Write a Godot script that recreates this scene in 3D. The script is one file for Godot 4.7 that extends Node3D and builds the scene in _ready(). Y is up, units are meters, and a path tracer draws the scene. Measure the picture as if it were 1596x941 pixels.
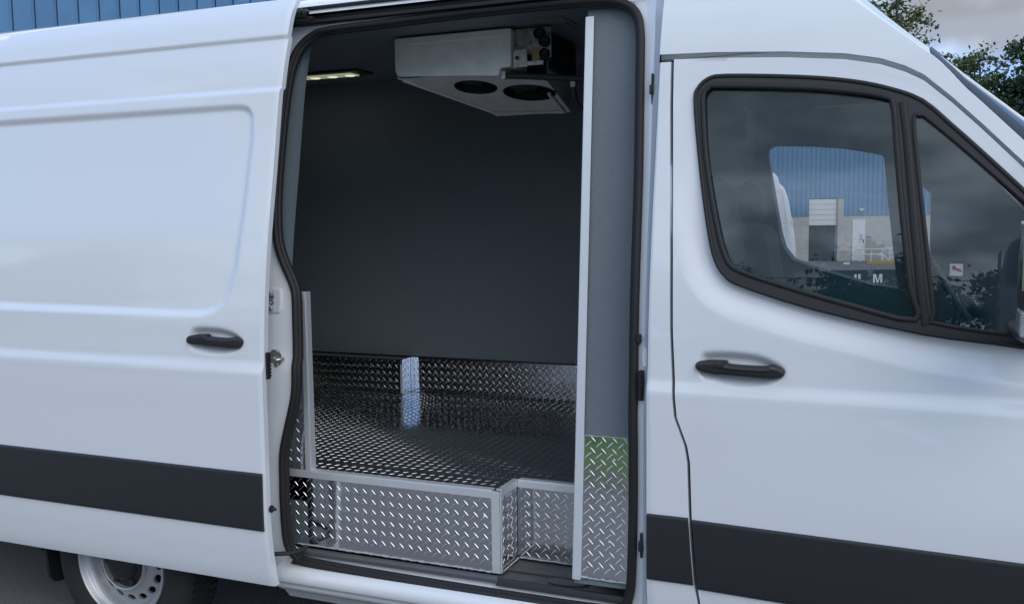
extends Node3D
# y up, metres. The van stands along x (nose towards +x); its open side faces +z.

class MB:
	var v := PackedVector3Array()
	var n := PackedVector3Array()
	var ix := PackedInt32Array()
	func mesh() -> ArrayMesh:
		for k in range(0, ix.size(), 3):
			var a := ix[k]
			var b := ix[k + 1]
			var c := ix[k + 2]
			var g := (v[c] - v[a]).cross(v[b] - v[a])
			if g.dot(n[a] + n[b] + n[c]) < 0.0:
				ix[k + 1] = c
				ix[k + 2] = b
		var arr := []
		arr.resize(Mesh.ARRAY_MAX)
		arr[Mesh.ARRAY_VERTEX] = v
		arr[Mesh.ARRAY_NORMAL] = n
		arr[Mesh.ARRAY_INDEX] = ix
		var m := ArrayMesh.new()
		m.add_surface_from_arrays(Mesh.PRIMITIVE_TRIANGLES, arr)
		return m
	func tri(a: Vector3, b: Vector3, c: Vector3, nn: Vector3) -> void:
		var s := v.size()
		v.append(a); v.append(b); v.append(c)
		n.append(nn); n.append(nn); n.append(nn)
		ix.append(s); ix.append(s + 1); ix.append(s + 2)
	func quad(a: Vector3, b: Vector3, c: Vector3, d: Vector3) -> void:
		var nn := (b - a).cross(d - a)
		if nn.length() < 1e-12: nn = (c - b).cross(d - b)
		nn = nn.normalized()
		var s := v.size()
		for p in [a, b, c, d]:
			v.append(p); n.append(nn)
		for k in [0, 2, 1, 0, 3, 2]: ix.append(s + k)
	func grid(nu: int, nv: int, f: Callable, skip = null) -> void:
		var s := v.size()
		var w := nv + 1
		for i in nu + 1:
			for j in nv + 1:
				v.append(f.call(float(i) / nu, float(j) / nv))
		for i in nu + 1:
			for j in nv + 1:
				var du := v[s + mini(i + 1, nu) * w + j] - v[s + maxi(i - 1, 0) * w + j]
				var dv := v[s + i * w + mini(j + 1, nv)] - v[s + i * w + maxi(j - 1, 0)]
				var nn := du.cross(dv)
				n.append(nn.normalized() if nn.length() > 1e-12 else Vector3.UP)
		for i in nu:
			for j in nv:
				var a := s + i * w + j
				if skip != null and skip.call((v[a] + v[a + w + 1]) * 0.5): continue
				for k in [a, a + 1, a + w + 1, a, a + w + 1, a + w]: ix.append(k)
	func strip(p: Array, q: Array, closed := false) -> void:
		# band between two rows of points, flat normals averaged along the band
		var c := p.size()
		var s := v.size()
		for i in c:
			var i0 := (i - 1 + c) % c if closed else maxi(i - 1, 0)
			var i1 := (i + 1) % c if closed else mini(i + 1, c - 1)
			var nn: Vector3 = (p[i1] - p[i0]).cross(q[i] - p[i])
			nn = nn.normalized() if nn.length() > 1e-12 else Vector3.UP
			v.append(p[i]); v.append(q[i]); n.append(nn); n.append(nn)
		for i in (c if closed else c - 1):
			var a := s + 2 * i
			var b := s + 2 * ((i + 1) % c)
			for k in [a, a + 1, b + 1, a, b + 1, b]: ix.append(k)
	func box(at: Vector3, size: Vector3, b := 0.0, bs := Basis()) -> void:
		var h := size * 0.5
		b = minf(b, minf(h.x, minf(h.y, h.z)) * 0.98)
		var inner := h - Vector3(b, b, b)
		for ax in 3:
			for sg in [-1.0, 1.0]:
				var u := (ax + 1) % 3
				var w := (ax + 2) % 3
				var s := v.size()
				var cu := [-h[u], -inner[u], inner[u], h[u]] if b > 0.0 else [-h[u], h[u]]
				var cw := [-h[w], -inner[w], inner[w], h[w]] if b > 0.0 else [-h[w], h[w]]
				for a in cu:
					for c in cw:
						var p := Vector3.ZERO
						p[ax] = h[ax] * sg; p[u] = a; p[w] = c
						var nn := Vector3.ZERO
						nn[ax] = sg
						if b > 0.0:
							var q := p.clamp(-inner, inner)
							nn = (p - q).normalized()
							p = q + nn * b
						v.append(at + bs * p); n.append(bs * nn)
				var m := cu.size()
				for i in m - 1:
					for j in m - 1:
						var o := s + i * m + j
						for k in [o, o + 1, o + m + 1, o, o + m + 1, o + m]: ix.append(k)
	func tube(path: Array, r, seg := 8, closed := false, squash := 1.0, upv := Vector3.ZERO) -> void:
		var c := path.size()
		var s := v.size()
		var side := Vector3.ZERO
		for i in c:
			var i0 := (i - 1 + c) % c if closed else maxi(i - 1, 0)
			var i1 := (i + 1) % c if closed else mini(i + 1, c - 1)
			var t: Vector3 = (path[i1] - path[i0]).normalized()
			if upv != Vector3.ZERO: side = upv.cross(t).normalized()
			elif side == Vector3.ZERO:
				side = t.cross(Vector3.UP if absf(t.y) < 0.9 else Vector3.RIGHT).normalized()
			else: side = (side - t * side.dot(t)).normalized()
			var up := t.cross(side)
			var rr: float = r[i] if r is Array else r
			for k in seg:
				var a := TAU * k / seg
				var d := side * cos(a) + up * sin(a) * squash
				v.append(path[i] + d * rr)
				n.append((side * cos(a) * squash + up * sin(a)).normalized())
		for i in (c if closed else c - 1):
			for k in seg:
				var a := s + i * seg + k
				var b := s + i * seg + (k + 1) % seg
				var e := s + ((i + 1) % c) * seg + k
				var g := s + ((i + 1) % c) * seg + (k + 1) % seg
				for q in [a, e, g, a, g, b]: ix.append(q)
		if not closed:
			for end in 2:
				var o := s + (c - 1) * seg * end
				var t2: Vector3 = (path[0] - path[1]) if end == 0 else (path[c - 1] - path[c - 2])
				var q := v.size()
				for k in seg:
					v.append(v[o + k]); n.append(t2.normalized())
				for k in range(1, seg - 1):
					for z in [q, q + k, q + k + 1]: ix.append(z)
	func lathe(prof: Array, seg: int, xf: Transform3D, smooth := true) -> void:
		# prof: Vector2(radius, along z)
		for j in prof.size() - 1:
			var a: Vector2 = prof[j]
			var b: Vector2 = prof[j + 1]
			var d := b - a
			var na := Vector2(d.y, -d.x).normalized()
			var n0 := na
			var n1 := na
			if smooth and j > 0:
				var e: Vector2 = a - prof[j - 1]
				var ne := Vector2(e.y, -e.x).normalized()
				if ne.dot(na) > 0.6: n0 = (ne + na).normalized()
			if smooth and j < prof.size() - 2:
				var e2: Vector2 = prof[j + 2] - b
				var ne2 := Vector2(e2.y, -e2.x).normalized()
				if ne2.dot(na) > 0.6: n1 = (ne2 + na).normalized()
			var s := v.size()
			for k in seg + 1:
				var t := TAU * k / seg
				var c := Vector3(cos(t), sin(t), 0)
				v.append(xf * (c * a.x + Vector3(0, 0, a.y))); n.append((xf.basis * (c * n0.x + Vector3(0, 0, n0.y))).normalized())
				v.append(xf * (c * b.x + Vector3(0, 0, b.y))); n.append((xf.basis * (c * n1.x + Vector3(0, 0, n1.y))).normalized())
			for k in seg:
				var o := s + 2 * k
				for q in [o, o + 1, o + 3, o, o + 3, o + 2]: ix.append(q)
	func prism(poly: PackedVector2Array, zf: Callable, h: float, bev: float, back := true) -> void:
		# outline in x, y raised by h over the surface zf(x, y), upper edge rounded by bev
		var c := poly.size()
		var area := 0.0
		for i in c: area += poly[i].cross(poly[(i + 1) % c])
		var sg := 1.0 if area > 0.0 else -1.0
		var rows := []
		for lv in [[0.0, 0.0], [0.0, h - bev], [bev * 0.3, h - bev * 0.3], [bev, h]]:
			var row := []
			for i in c:
				var t := (poly[(i + 1) % c] - poly[(i - 1 + c) % c]).normalized()
				var q: Vector2 = poly[i] + Vector2(-t.y, t.x) * sg * lv[0]
				row.append(Vector3(q.x, q.y, zf.call(poly[i].x, poly[i].y) + lv[1]))
			rows.append(row)
		for k in 3: strip(rows[k], rows[k + 1], true)
		for e in ([3, 0] if back else [3]):
			var t3 := Geometry2D.triangulate_polygon(poly)
			var s := v.size()
			for p in rows[e]:
				v.append(p); n.append(Vector3(0, 0, 1 if e == 3 else -1))
			for q in t3: ix.append(s + q)

var M := {}
var van: Node3D
var taken := {}
var rng := RandomNumberGenerator.new()

func lin(r, g, b) -> Color: return Color(r, g, b).linear_to_srgb()

func material(c: Color, rough := 0.5, metal := 0.0) -> StandardMaterial3D:
	var m := StandardMaterial3D.new()
	m.albedo_color = c
	m.roughness = rough
	m.metallic = metal
	return m

func noise_texture(freq: float, octaves: int, ramp = null, normal := false, strength := 4.0, seed_ := 1, size := 512) -> NoiseTexture2D:
	var t := NoiseTexture2D.new()
	var f := FastNoiseLite.new()
	f.seed = seed_
	f.frequency = freq
	f.noise_type = FastNoiseLite.TYPE_SIMPLEX_SMOOTH
	f.fractal_octaves = octaves
	t.noise = f
	t.width = size
	t.height = size
	t.seamless = true
	t.as_normal_map = normal
	t.bump_strength = strength
	if ramp != null:
		var g := Gradient.new()
		g.offsets = PackedFloat32Array(ramp[0])
		g.colors = PackedColorArray(ramp[1])
		t.color_ramp = g
	return t

func grain(m: StandardMaterial3D, scale: float, freq: float, depth: float, seed_ := 1) -> StandardMaterial3D:
	m.uv1_triplanar = true
	m.uv1_world_triplanar = true
	m.uv1_scale = Vector3.ONE * scale
	m.normal_enabled = true
	m.normal_texture = noise_texture(freq, 3, null, true, 6.0, seed_)
	m.normal_scale = depth
	return m

func mottle(m: StandardMaterial3D, scale: float, freq: float, a: Color, b: Color, oct := 4, seed_ := 3) -> StandardMaterial3D:
	m.uv1_triplanar = true
	m.uv1_world_triplanar = true
	m.uv1_scale = Vector3.ONE * scale
	m.albedo_texture = noise_texture(freq, oct, [[0.25, 0.75], [a, b]], false, 1.0, seed_)
	m.albedo_color = Color.WHITE
	return m

func numbered(called: String) -> String:
	var k: int = taken.get(called, 0)
	taken[called] = k + 1
	return called if k == 0 else "%s_%03d" % [called, k]

func put(called: String, mb, mat: Material, parent: Node3D) -> MeshInstance3D:
	var o := MeshInstance3D.new()
	o.name = called
	o.mesh = mb.mesh() if mb is MB else mb
	o.material_override = mat
	parent.add_child(o, true)
	return o

func tag(o: Node, label: String, category: String, group := "") -> Node:
	o.set_meta("label", label)
	o.set_meta("category", category)
	if group != "": o.set_meta("group", group)
	return o

func thing(called: String, at: Vector3, label: String, category: String, group := "") -> Node3D:
	var o := Node3D.new()
	o.name = numbered(called)
	add_child(o)
	o.position = at
	tag(o, label, category, group)
	return o

func structure(called: String, mb, mat: Material) -> MeshInstance3D:
	var o := put(called, mb, mat, self)
	o.set_meta("kind", "structure")
	return o

func v2(a: Array) -> PackedVector2Array:
	var p := PackedVector2Array()
	for k in range(0, a.size(), 2): p.append(Vector2(a[k], a[k + 1]))
	return p

func smooth_loop(p: PackedVector2Array, sub: int) -> PackedVector2Array:
	var o := PackedVector2Array()
	var c := p.size()
	for i in c:
		for k in sub:
			o.append(p[i].cubic_interpolate(p[(i + 1) % c], p[(i - 1 + c) % c], p[(i + 2) % c], float(k) / sub))
	return o

func dense(p: PackedVector2Array, step: float) -> PackedVector2Array:
	var o := PackedVector2Array()
	for i in p.size():
		var a := p[i]
		var b := p[(i + 1) % p.size()]
		var k := maxi(1, int(a.distance_to(b) / step))
		for j in k: o.append(a.lerp(b, float(j) / k))
	return o

func sd(p: PackedVector2Array, q: Vector2) -> float:
	var d := 1e9
	var inside := false
	var c := p.size()
	var j := c - 1
	for i in c:
		var a := p[i]
		var b := p[j]
		var e := b - a
		var w := q - a
		d = minf(d, (w - e * clampf(w.dot(e) / e.length_squared(), 0.0, 1.0)).length_squared())
		if (a.y > q.y) != (b.y > q.y) and q.x < e.x * (q.y - a.y) / e.y + a.x: inside = not inside
		j = i
	return -sqrt(d) if inside else sqrt(d)

func lookup(t: Array, x: float) -> float:
	# t: x0, y0, x1, y1 ... linear
	if x <= t[0]: return t[1]
	for k in range(2, t.size(), 2):
		if x <= t[k]: return lerpf(t[k - 1], t[k + 1], (x - t[k - 2]) / (t[k] - t[k - 2]))
	return t[t.size() - 1]

func ease01(a: float, b: float, x: float) -> float:
	return smoothstep(a, b, x)

# ---- shape of the body side: depth z for a height y -------------------------------------------------
const SIDE := [0.25, -0.11, 0.36, -0.055, 0.42, -0.03, 0.52, -0.010, 0.61, 0.0, 0.81, 0.001, 1.0, 0.0, 1.14, -0.0005, 1.182, -0.0025, 1.208, -0.0115, 1.24, -0.0145, 1.35, -0.022, 1.61, -0.055, 1.89, -0.108, 2.05, -0.137, 2.14, -0.154, 2.20, -0.168, 2.35, -0.215, 2.44, -0.252, 2.50, -0.30, 2.56, -0.37]
var side_table := PackedFloat32Array()

func make_side_table() -> void:
	for k in 1200:
		var y := 0.25 + k * 0.002
		var i := 0
		var c := SIDE.size() / 2
		while i < c - 2 and SIDE[2 * i + 2] < y: i += 1
		var a := maxi(i - 1, 0)
		var d := mini(i + 2, c - 1)
		var t: float = clampf((y - SIDE[2 * i]) / (SIDE[2 * i + 2] - SIDE[2 * i]), 0.0, 1.0)
		var z := cubic_interpolate_in_time(SIDE[2 * i + 1], SIDE[2 * i + 3], SIDE[2 * a + 1], SIDE[2 * d + 1], t, SIDE[2 * i + 2] - SIDE[2 * i], SIDE[2 * a] - SIDE[2 * i] if a < i else -0.1, SIDE[2 * d] - SIDE[2 * i] if d > i + 1 else 0.2)
		side_table.append(z)

func zs(y: float) -> float:
	var f := clampf((y - 0.25) / 0.002, 0.0, 1198.0)
	var k := int(f)
	return lerpf(side_table[k], side_table[k + 1], f - k)

func channel(y: float) -> float:
	return -0.011 * ease01(2.148, 2.157, y) * (1.0 - ease01(2.332, 2.346, y))

func bulge(x: float, y: float) -> float:
	return 0.055 * clampf((x + 0.6) / 0.87, 0.0, 1.3) * (1.0 - ease01(0.85, 1.35, y))

const GAP := [0.40, -0.555, 0.545, -0.573, 0.609, -0.583, 0.809, -0.599, 0.973, -0.605, 1.024, -0.614, 1.106, -0.645, 1.157, -0.650, 1.351, -0.662, 1.577, -0.669, 2.035, -0.690, 2.162, -0.693]
const DOOR_TOP := [-0.733, 2.168, -0.57, 2.163, -0.363, 2.149, -0.199, 2.131, -0.104, 2.110, -0.041, 2.085, 0.008, 2.057, 0.08, 1.991, 0.151, 1.919, 0.253, 1.811, 0.6, 1.44, 0.9, 1.15]
const SEAL := [-2.090, 0.52, -2.092, 0.63, -2.092, 0.75, -2.088, 0.86, -2.066, 0.95, -2.045, 1.02, -2.028, 1.09, -2.024, 1.18, -2.027, 1.32, -2.034, 1.43, -2.052, 1.48, -2.09, 1.545, -2.122, 1.62, -2.138, 1.72, -2.146, 1.85, -2.144, 2.02, -2.139, 2.14, -2.130, 2.25, -2.108, 2.32, -2.06, 2.365, -1.99, 2.383, -1.76, 2.388, -1.5, 2.394, -1.2, 2.396, -0.98, 2.392, -0.90, 2.380, -0.85, 2.355, -0.824, 2.32, -0.812, 2.27, -0.806, 2.2, -0.80, 2.05, -0.79, 1.73, -0.787, 1.34, -0.784, 0.87, -0.79, 0.6, -0.805, 0.50, -0.83, 0.46, -0.9, 0.445, -1.2, 0.443, -1.6, 0.446, -2.0, 0.455, -2.06, 0.475]
const WINDOW := [-0.617, 2.038, -0.611, 2.072, -0.583, 2.099, -0.530, 2.106, -0.325, 2.089, -0.182, 2.068, -0.079, 2.040, 0.005, 2.002, 0.079, 1.932, 0.152, 1.859, 0.254, 1.753, 0.33, 1.67, 0.35, 1.62, 0.35, 1.36, 0.32, 1.345, 0.193, 1.359, 0.019, 1.378, -0.259, 1.436, -0.459, 1.496, -0.507, 1.523, -0.537, 1.566, -0.558, 1.641, -0.584, 1.785, -0.604, 1.921]
const GLASS := [-0.593, 2.056, -0.580, 2.072, -0.557, 2.078, -0.324, 2.059, -0.182, 2.039, -0.087, 2.017, -0.068, 1.993, -0.059, 1.907, -0.037, 1.693, -0.012, 1.499, 0.002, 1.412, -0.165, 1.447, -0.350, 1.498, -0.470, 1.538, -0.509, 1.575, -0.541, 1.679, -0.578, 1.862, -0.594, 2.017]
const QUARTER := [-0.015, 1.954, 0.002, 1.962, 0.022, 1.952, 0.144, 1.837, 0.246, 1.736, 0.305, 1.675, 0.325, 1.61, 0.325, 1.385, 0.230, 1.381, 0.051, 1.405, 0.046, 1.431, 0.021, 1.639, -0.004, 1.842]
const CUP := [-0.577, 1.291, -0.556, 1.304, -0.497, 1.308, -0.422, 1.304, -0.377, 1.292, -0.342, 1.274, -0.330, 1.255, -0.353, 1.226, -0.398, 1.209, -0.467, 1.204, -0.537, 1.213, -0.571, 1.222, -0.586, 1.250]
const HANDLE := [-0.574, 1.275, -0.529, 1.278, -0.496, 1.278, -0.489, 1.270, -0.392, 1.268, -0.374, 1.274, -0.342, 1.266, -0.334, 1.255, -0.342, 1.240, -0.373, 1.236, -0.495, 1.239, -0.528, 1.238, -0.571, 1.245, -0.586, 1.254, -0.587, 1.266]
const RECESS := [-3.43, 2.102, -2.25, 2.103, -2.20, 2.100, -2.172, 2.088, -2.155, 2.062, -2.150, 1.984, -2.160, 1.728, -2.178, 1.529, -2.200, 1.455, -2.225, 1.412, -2.265, 1.383, -2.32, 1.369, -2.40, 1.366, -3.43, 1.370]

func door_top(x: float) -> float: return lookup(DOOR_TOP, x)

func cup_shape(poly: PackedVector2Array, q: Vector2, lo: Vector2, hi: Vector2) -> float:
	if q.x < lo.x or q.x > hi.x or q.y < lo.y or q.y > hi.y: return 0.0
	var d := -sd(poly, q)
	return -0.022 * ease01(-0.002, 0.030, d) if d > 0.0 else 0.0

func flange(mb: MB, pts: Array, depth: float) -> void:
	# a folded edge: rounds over 4 mm, then runs back by depth
	var a := []
	var b := []
	for p in pts:
		a.append(p + Vector3(0, 0, -0.004))
		b.append(p + Vector3(0, 0, -depth))
	mb.strip(pts, a)
	mb.strip(a, b)

func edge_points(f: Callable, n: int, fixed: float, along_u: bool) -> Array:
	var o := []
	for k in n + 1:
		o.append(f.call(float(k) / n, fixed) if along_u else f.call(fixed, float(k) / n))
	return o

func strip_mesh(xa: Callable, xb: Callable, y0: float, y1: float, zf: Callable, out: float, n: int) -> MB:
	# a moulding of rounded section laid over the body side
	var mb := MB.new()
	var prof := [[0.0, 0.0], [0.0, 0.6], [0.02, 0.9], [0.05, 1.0], [0.2, 1.0], [0.5, 1.0], [0.8, 1.0], [0.95, 1.0], [0.98, 0.9], [1.0, 0.6], [1.0, 0.0]]
	var f := func(u: float, w: float) -> Vector3:
		var fi := w * 10.0
		var k := mini(int(fi), 9)
		var pa: Array = prof[k]
		var pb: Array = prof[k + 1]
		var t := lerpf(pa[0], pb[0], fi - k)
		var y := lerpf(y0, y1, t)
		var x: float = lerpf(xa.call(y), xb.call(y), u)
		return Vector3(x, y, zf.call(x, y) + out * lerpf(pa[1], pb[1], fi - k))
	mb.grid(n, 10, f)
	for e in [0.0, 1.0]:
		var ring := []
		var back := []
		for k in 11:
			var p: Vector3 = f.call(e, k / 10.0)
			ring.append(p)
			back.append(Vector3(p.x, p.y, zf.call(p.x, p.y) - 0.002))
		mb.strip(ring, back)
	return mb

# ---- tread plate -----------------------------------------------------------------------------------
func lugs(o: Vector3, u: Vector3, w: Vector3, lw: float, lh: float, phase := Vector2.ZERO) -> MB:
	var mb := MB.new()
	var nn := u.cross(w).normalized()
	var p := 0.0365
	var st := [[-0.5, 0.75, 0.75], [0.0, 1.0, 1.0], [0.5, 0.75, 0.75]]
	for i in range(-1, int(lw / p) + 2):
		for j in range(-1, int(lh / p) + 2):
			for k in 2:
				var c := Vector2(i + 0.5 * k, j + 0.5 * k) * p + phase
				if c.x < 0.009 or c.y < 0.009 or c.x > lw - 0.009 or c.y > lh - 0.009: continue
				var d := (u - w if k == 0 else u + w).normalized()
				var e := nn.cross(d)
				var at := o + u * c.x + w * c.y
				var L := 0.0158
				var W := 0.0024
				var H := 0.0018
				var s := mb.v.size()
				mb.v.append(at - d * L); mb.n.append((nn - d * 0.8).normalized())
				for q in st:
					var b: Vector3 = at + d * (q[0] * L)
					var ww: float = W * q[1]
					var hh: float = H * q[2]
					mb.v.append(b - e * ww); mb.n.append((nn * 0.5 - e).normalized())
					mb.v.append(b - e * ww * 0.4 + nn * hh); mb.n.append((nn - e * 0.35).normalized())
					mb.v.append(b + e * ww * 0.4 + nn * hh); mb.n.append((nn + e * 0.35).normalized())
					mb.v.append(b + e * ww); mb.n.append((nn * 0.5 + e).normalized())
				mb.v.append(at + d * L); mb.n.append((nn + d * 0.8).normalized())
				for r in 3:
					for z in [s, s + 1 + r, s + 2 + r, s + 13, s + 9 + r, s + 10 + r]: mb.ix.append(z)
					for t in 2:
						var a := s + 1 + 4 * t + r
						for z in [a, a + 1, a + 5, a, a + 5, a + 4]: mb.ix.append(z)
	return mb

func plate(called: String, parent: Node3D, o: Vector3, u: Vector3, w: Vector3, lw: float, lh: float, phase := Vector2.ZERO) -> MeshInstance3D:
	var mb := MB.new()
	var nn := u.cross(w).normalized()
	mb.box(o + u * lw * 0.5 + w * lh * 0.5 - nn * 0.0015, Vector3(lw, lh, 0.003), 0.0008, Basis(u, w, nn))
	var pl := put(called, mb, M.plate, parent)
	var lg := put("tread_lugs", lugs(o, u, w, lw, lh, phase), M.lug, pl)
	lg.set_meta("kind", "stuff")
	return pl

func rivet(parent: Node3D, at: Vector3, nn: Vector3) -> void:
	var mb := MB.new()
	var b := Basis.looking_at(-nn, Vector3.UP if absf(nn.y) < 0.9 else Vector3.RIGHT)
	mb.lathe([Vector2(0.0045, 0), Vector2(0.004, 0.0015), Vector2(0.0025, 0.0026), Vector2(0.0001, 0.003)], 10, Transform3D(b, at))
	put("rivet", mb, M.trim, parent)

func bar(called: String, parent: Node3D, at: Vector3, size: Vector3, mat: Material, bev := 0.002, bs := Basis()) -> MeshInstance3D:
	var mb := MB.new()
	mb.box(at, size, bev, bs)
	return put(called, mb, mat, parent)

func bead(parent: Node3D, a: Vector3, b: Vector3, r: float) -> void:
	var path := []
	var rad := []
	var n := int(a.distance_to(b) / 0.008) + 2
	for k in n + 1:
		path.append(a.lerp(b, float(k) / n) + Vector3(0, rng.randf_range(-0.3, 0.3) * r, rng.randf_range(-0.2, 0.2) * r))
		rad.append(r * rng.randf_range(0.5, 1.15))
	var mb := MB.new()
	mb.tube(path, rad, 6)
	put("sealant_bead", mb, M.sealant, parent)

# ---- wheel -----------------------------------------------------------------------------------------
func wheel(at: Vector3, face: float) -> void:
	var xf := Transform3D(Basis.from_scale(Vector3(1, 1, face)) if face > 0 else Basis(Vector3.UP, PI), at)
	var root := Node3D.new()
	root.name = "wheel"
	van.add_child(root, true)
	root.transform = xf
	var t := MB.new()
	t.lathe([Vector2(0.20, -0.19), Vector2(0.27, -0.215), Vector2(0.32, -0.205), Vector2(0.342, -0.18), Vector2(0.345, -0.11), Vector2(0.342, -0.04), Vector2(0.33, -0.018), Vector2(0.30, -0.004), Vector2(0.27, 0.0), Vector2(0.245, -0.004), Vector2(0.228, -0.012), Vector2(0.214, -0.03)], 72, Transform3D())
	var ty := put("tyre", t, M.tyre, root)
	var tr := MB.new()
	for k in 60:
		var a := TAU * k / 60.0
		for zz in [-0.165, -0.11, -0.055]:
			tr.box(Vector3(cos(a + zz) * 0.3445, sin(a + zz) * 0.3445, zz), Vector3(0.008, 0.022, 0.042), 0.0, Basis(Vector3(0, 0, 1), a + zz))
	put("tread_blocks", tr, M.tyre, ty)
	var r := MB.new()
	r.lathe([Vector2(0.213, -0.05), Vector2(0.221, -0.012), Vector2(0.220, -0.007), Vector2(0.214, -0.005), Vector2(0.209, -0.010), Vector2(0.206, -0.022), Vector2(0.196, -0.030), Vector2(0.190, -0.034), Vector2(0.186, -0.060), Vector2(0.180, -0.075)], 72, Transform3D())
	# pierced disc between radius 0.112 and 0.180
	var nh := 16
	for h in nh:
		var a0 := TAU * h / nh
		var da := TAU / nh
		var ring_o := []
		var ring_i := []
		for k in 24:
			var q := TAU * k / 24.0
			var c := Vector2(cos(q), sin(q))
			var sq := c / maxf(absf(c.x), absf(c.y))
			var f := func(rr: float, ang: float) -> Vector3:
				var z := lerpf(-0.040, -0.075, clampf((rr - 0.112) / 0.068, 0.0, 1.0))
				return Vector3(cos(ang) * rr, sin(ang) * rr, z)
			ring_o.append(f.call(0.146 + 0.034 * sq.x, a0 + da * 0.5 * sq.y))
			ring_i.append(f.call(0.152 + 0.0135 * c.x, a0 + da * 0.34 * c.y))
		r.strip(ring_i, ring_o, true)
		var deep := []
		for p in ring_i: deep.append(p + Vector3(0, 0, -0.012))
		r.strip(deep, ring_i, true)
	r.lathe([Vector2(0.112, -0.040), Vector2(0.110, -0.026), Vector2(0.106, -0.020), Vector2(0.102, -0.022), Vector2(0.099, -0.045)], 60, Transform3D())
	put("rim", r, M.silver, root)
	var hb := MB.new()
	hb.lathe([Vector2(0.1005, -0.040), Vector2(0.068, -0.032), Vector2(0.062, -0.012), Vector2(0.05, -0.005), Vector2(0.0001, -0.003)], 40, Transform3D())
	for k in 6:
		var a := TAU * k / 6.0
		hb.lathe([Vector2(0.011, -0.045), Vector2(0.011, -0.022), Vector2(0.0001, -0.020)], 6, Transform3D(Basis(), Vector3(cos(a) * 0.082, sin(a) * 0.082, 0)))
	put("hub_cap", hb, M.plastic, root)
	var bd := MB.new()
	bd.lathe([Vector2(0.205, -0.12), Vector2(0.0001, -0.12)], 40, Transform3D())
	bd.lathe([Vector2(0.212, -0.05), Vector2(0.207, -0.19)], 40, Transform3D())
	put("brake_drum", bd, M.rubber, root)

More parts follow.
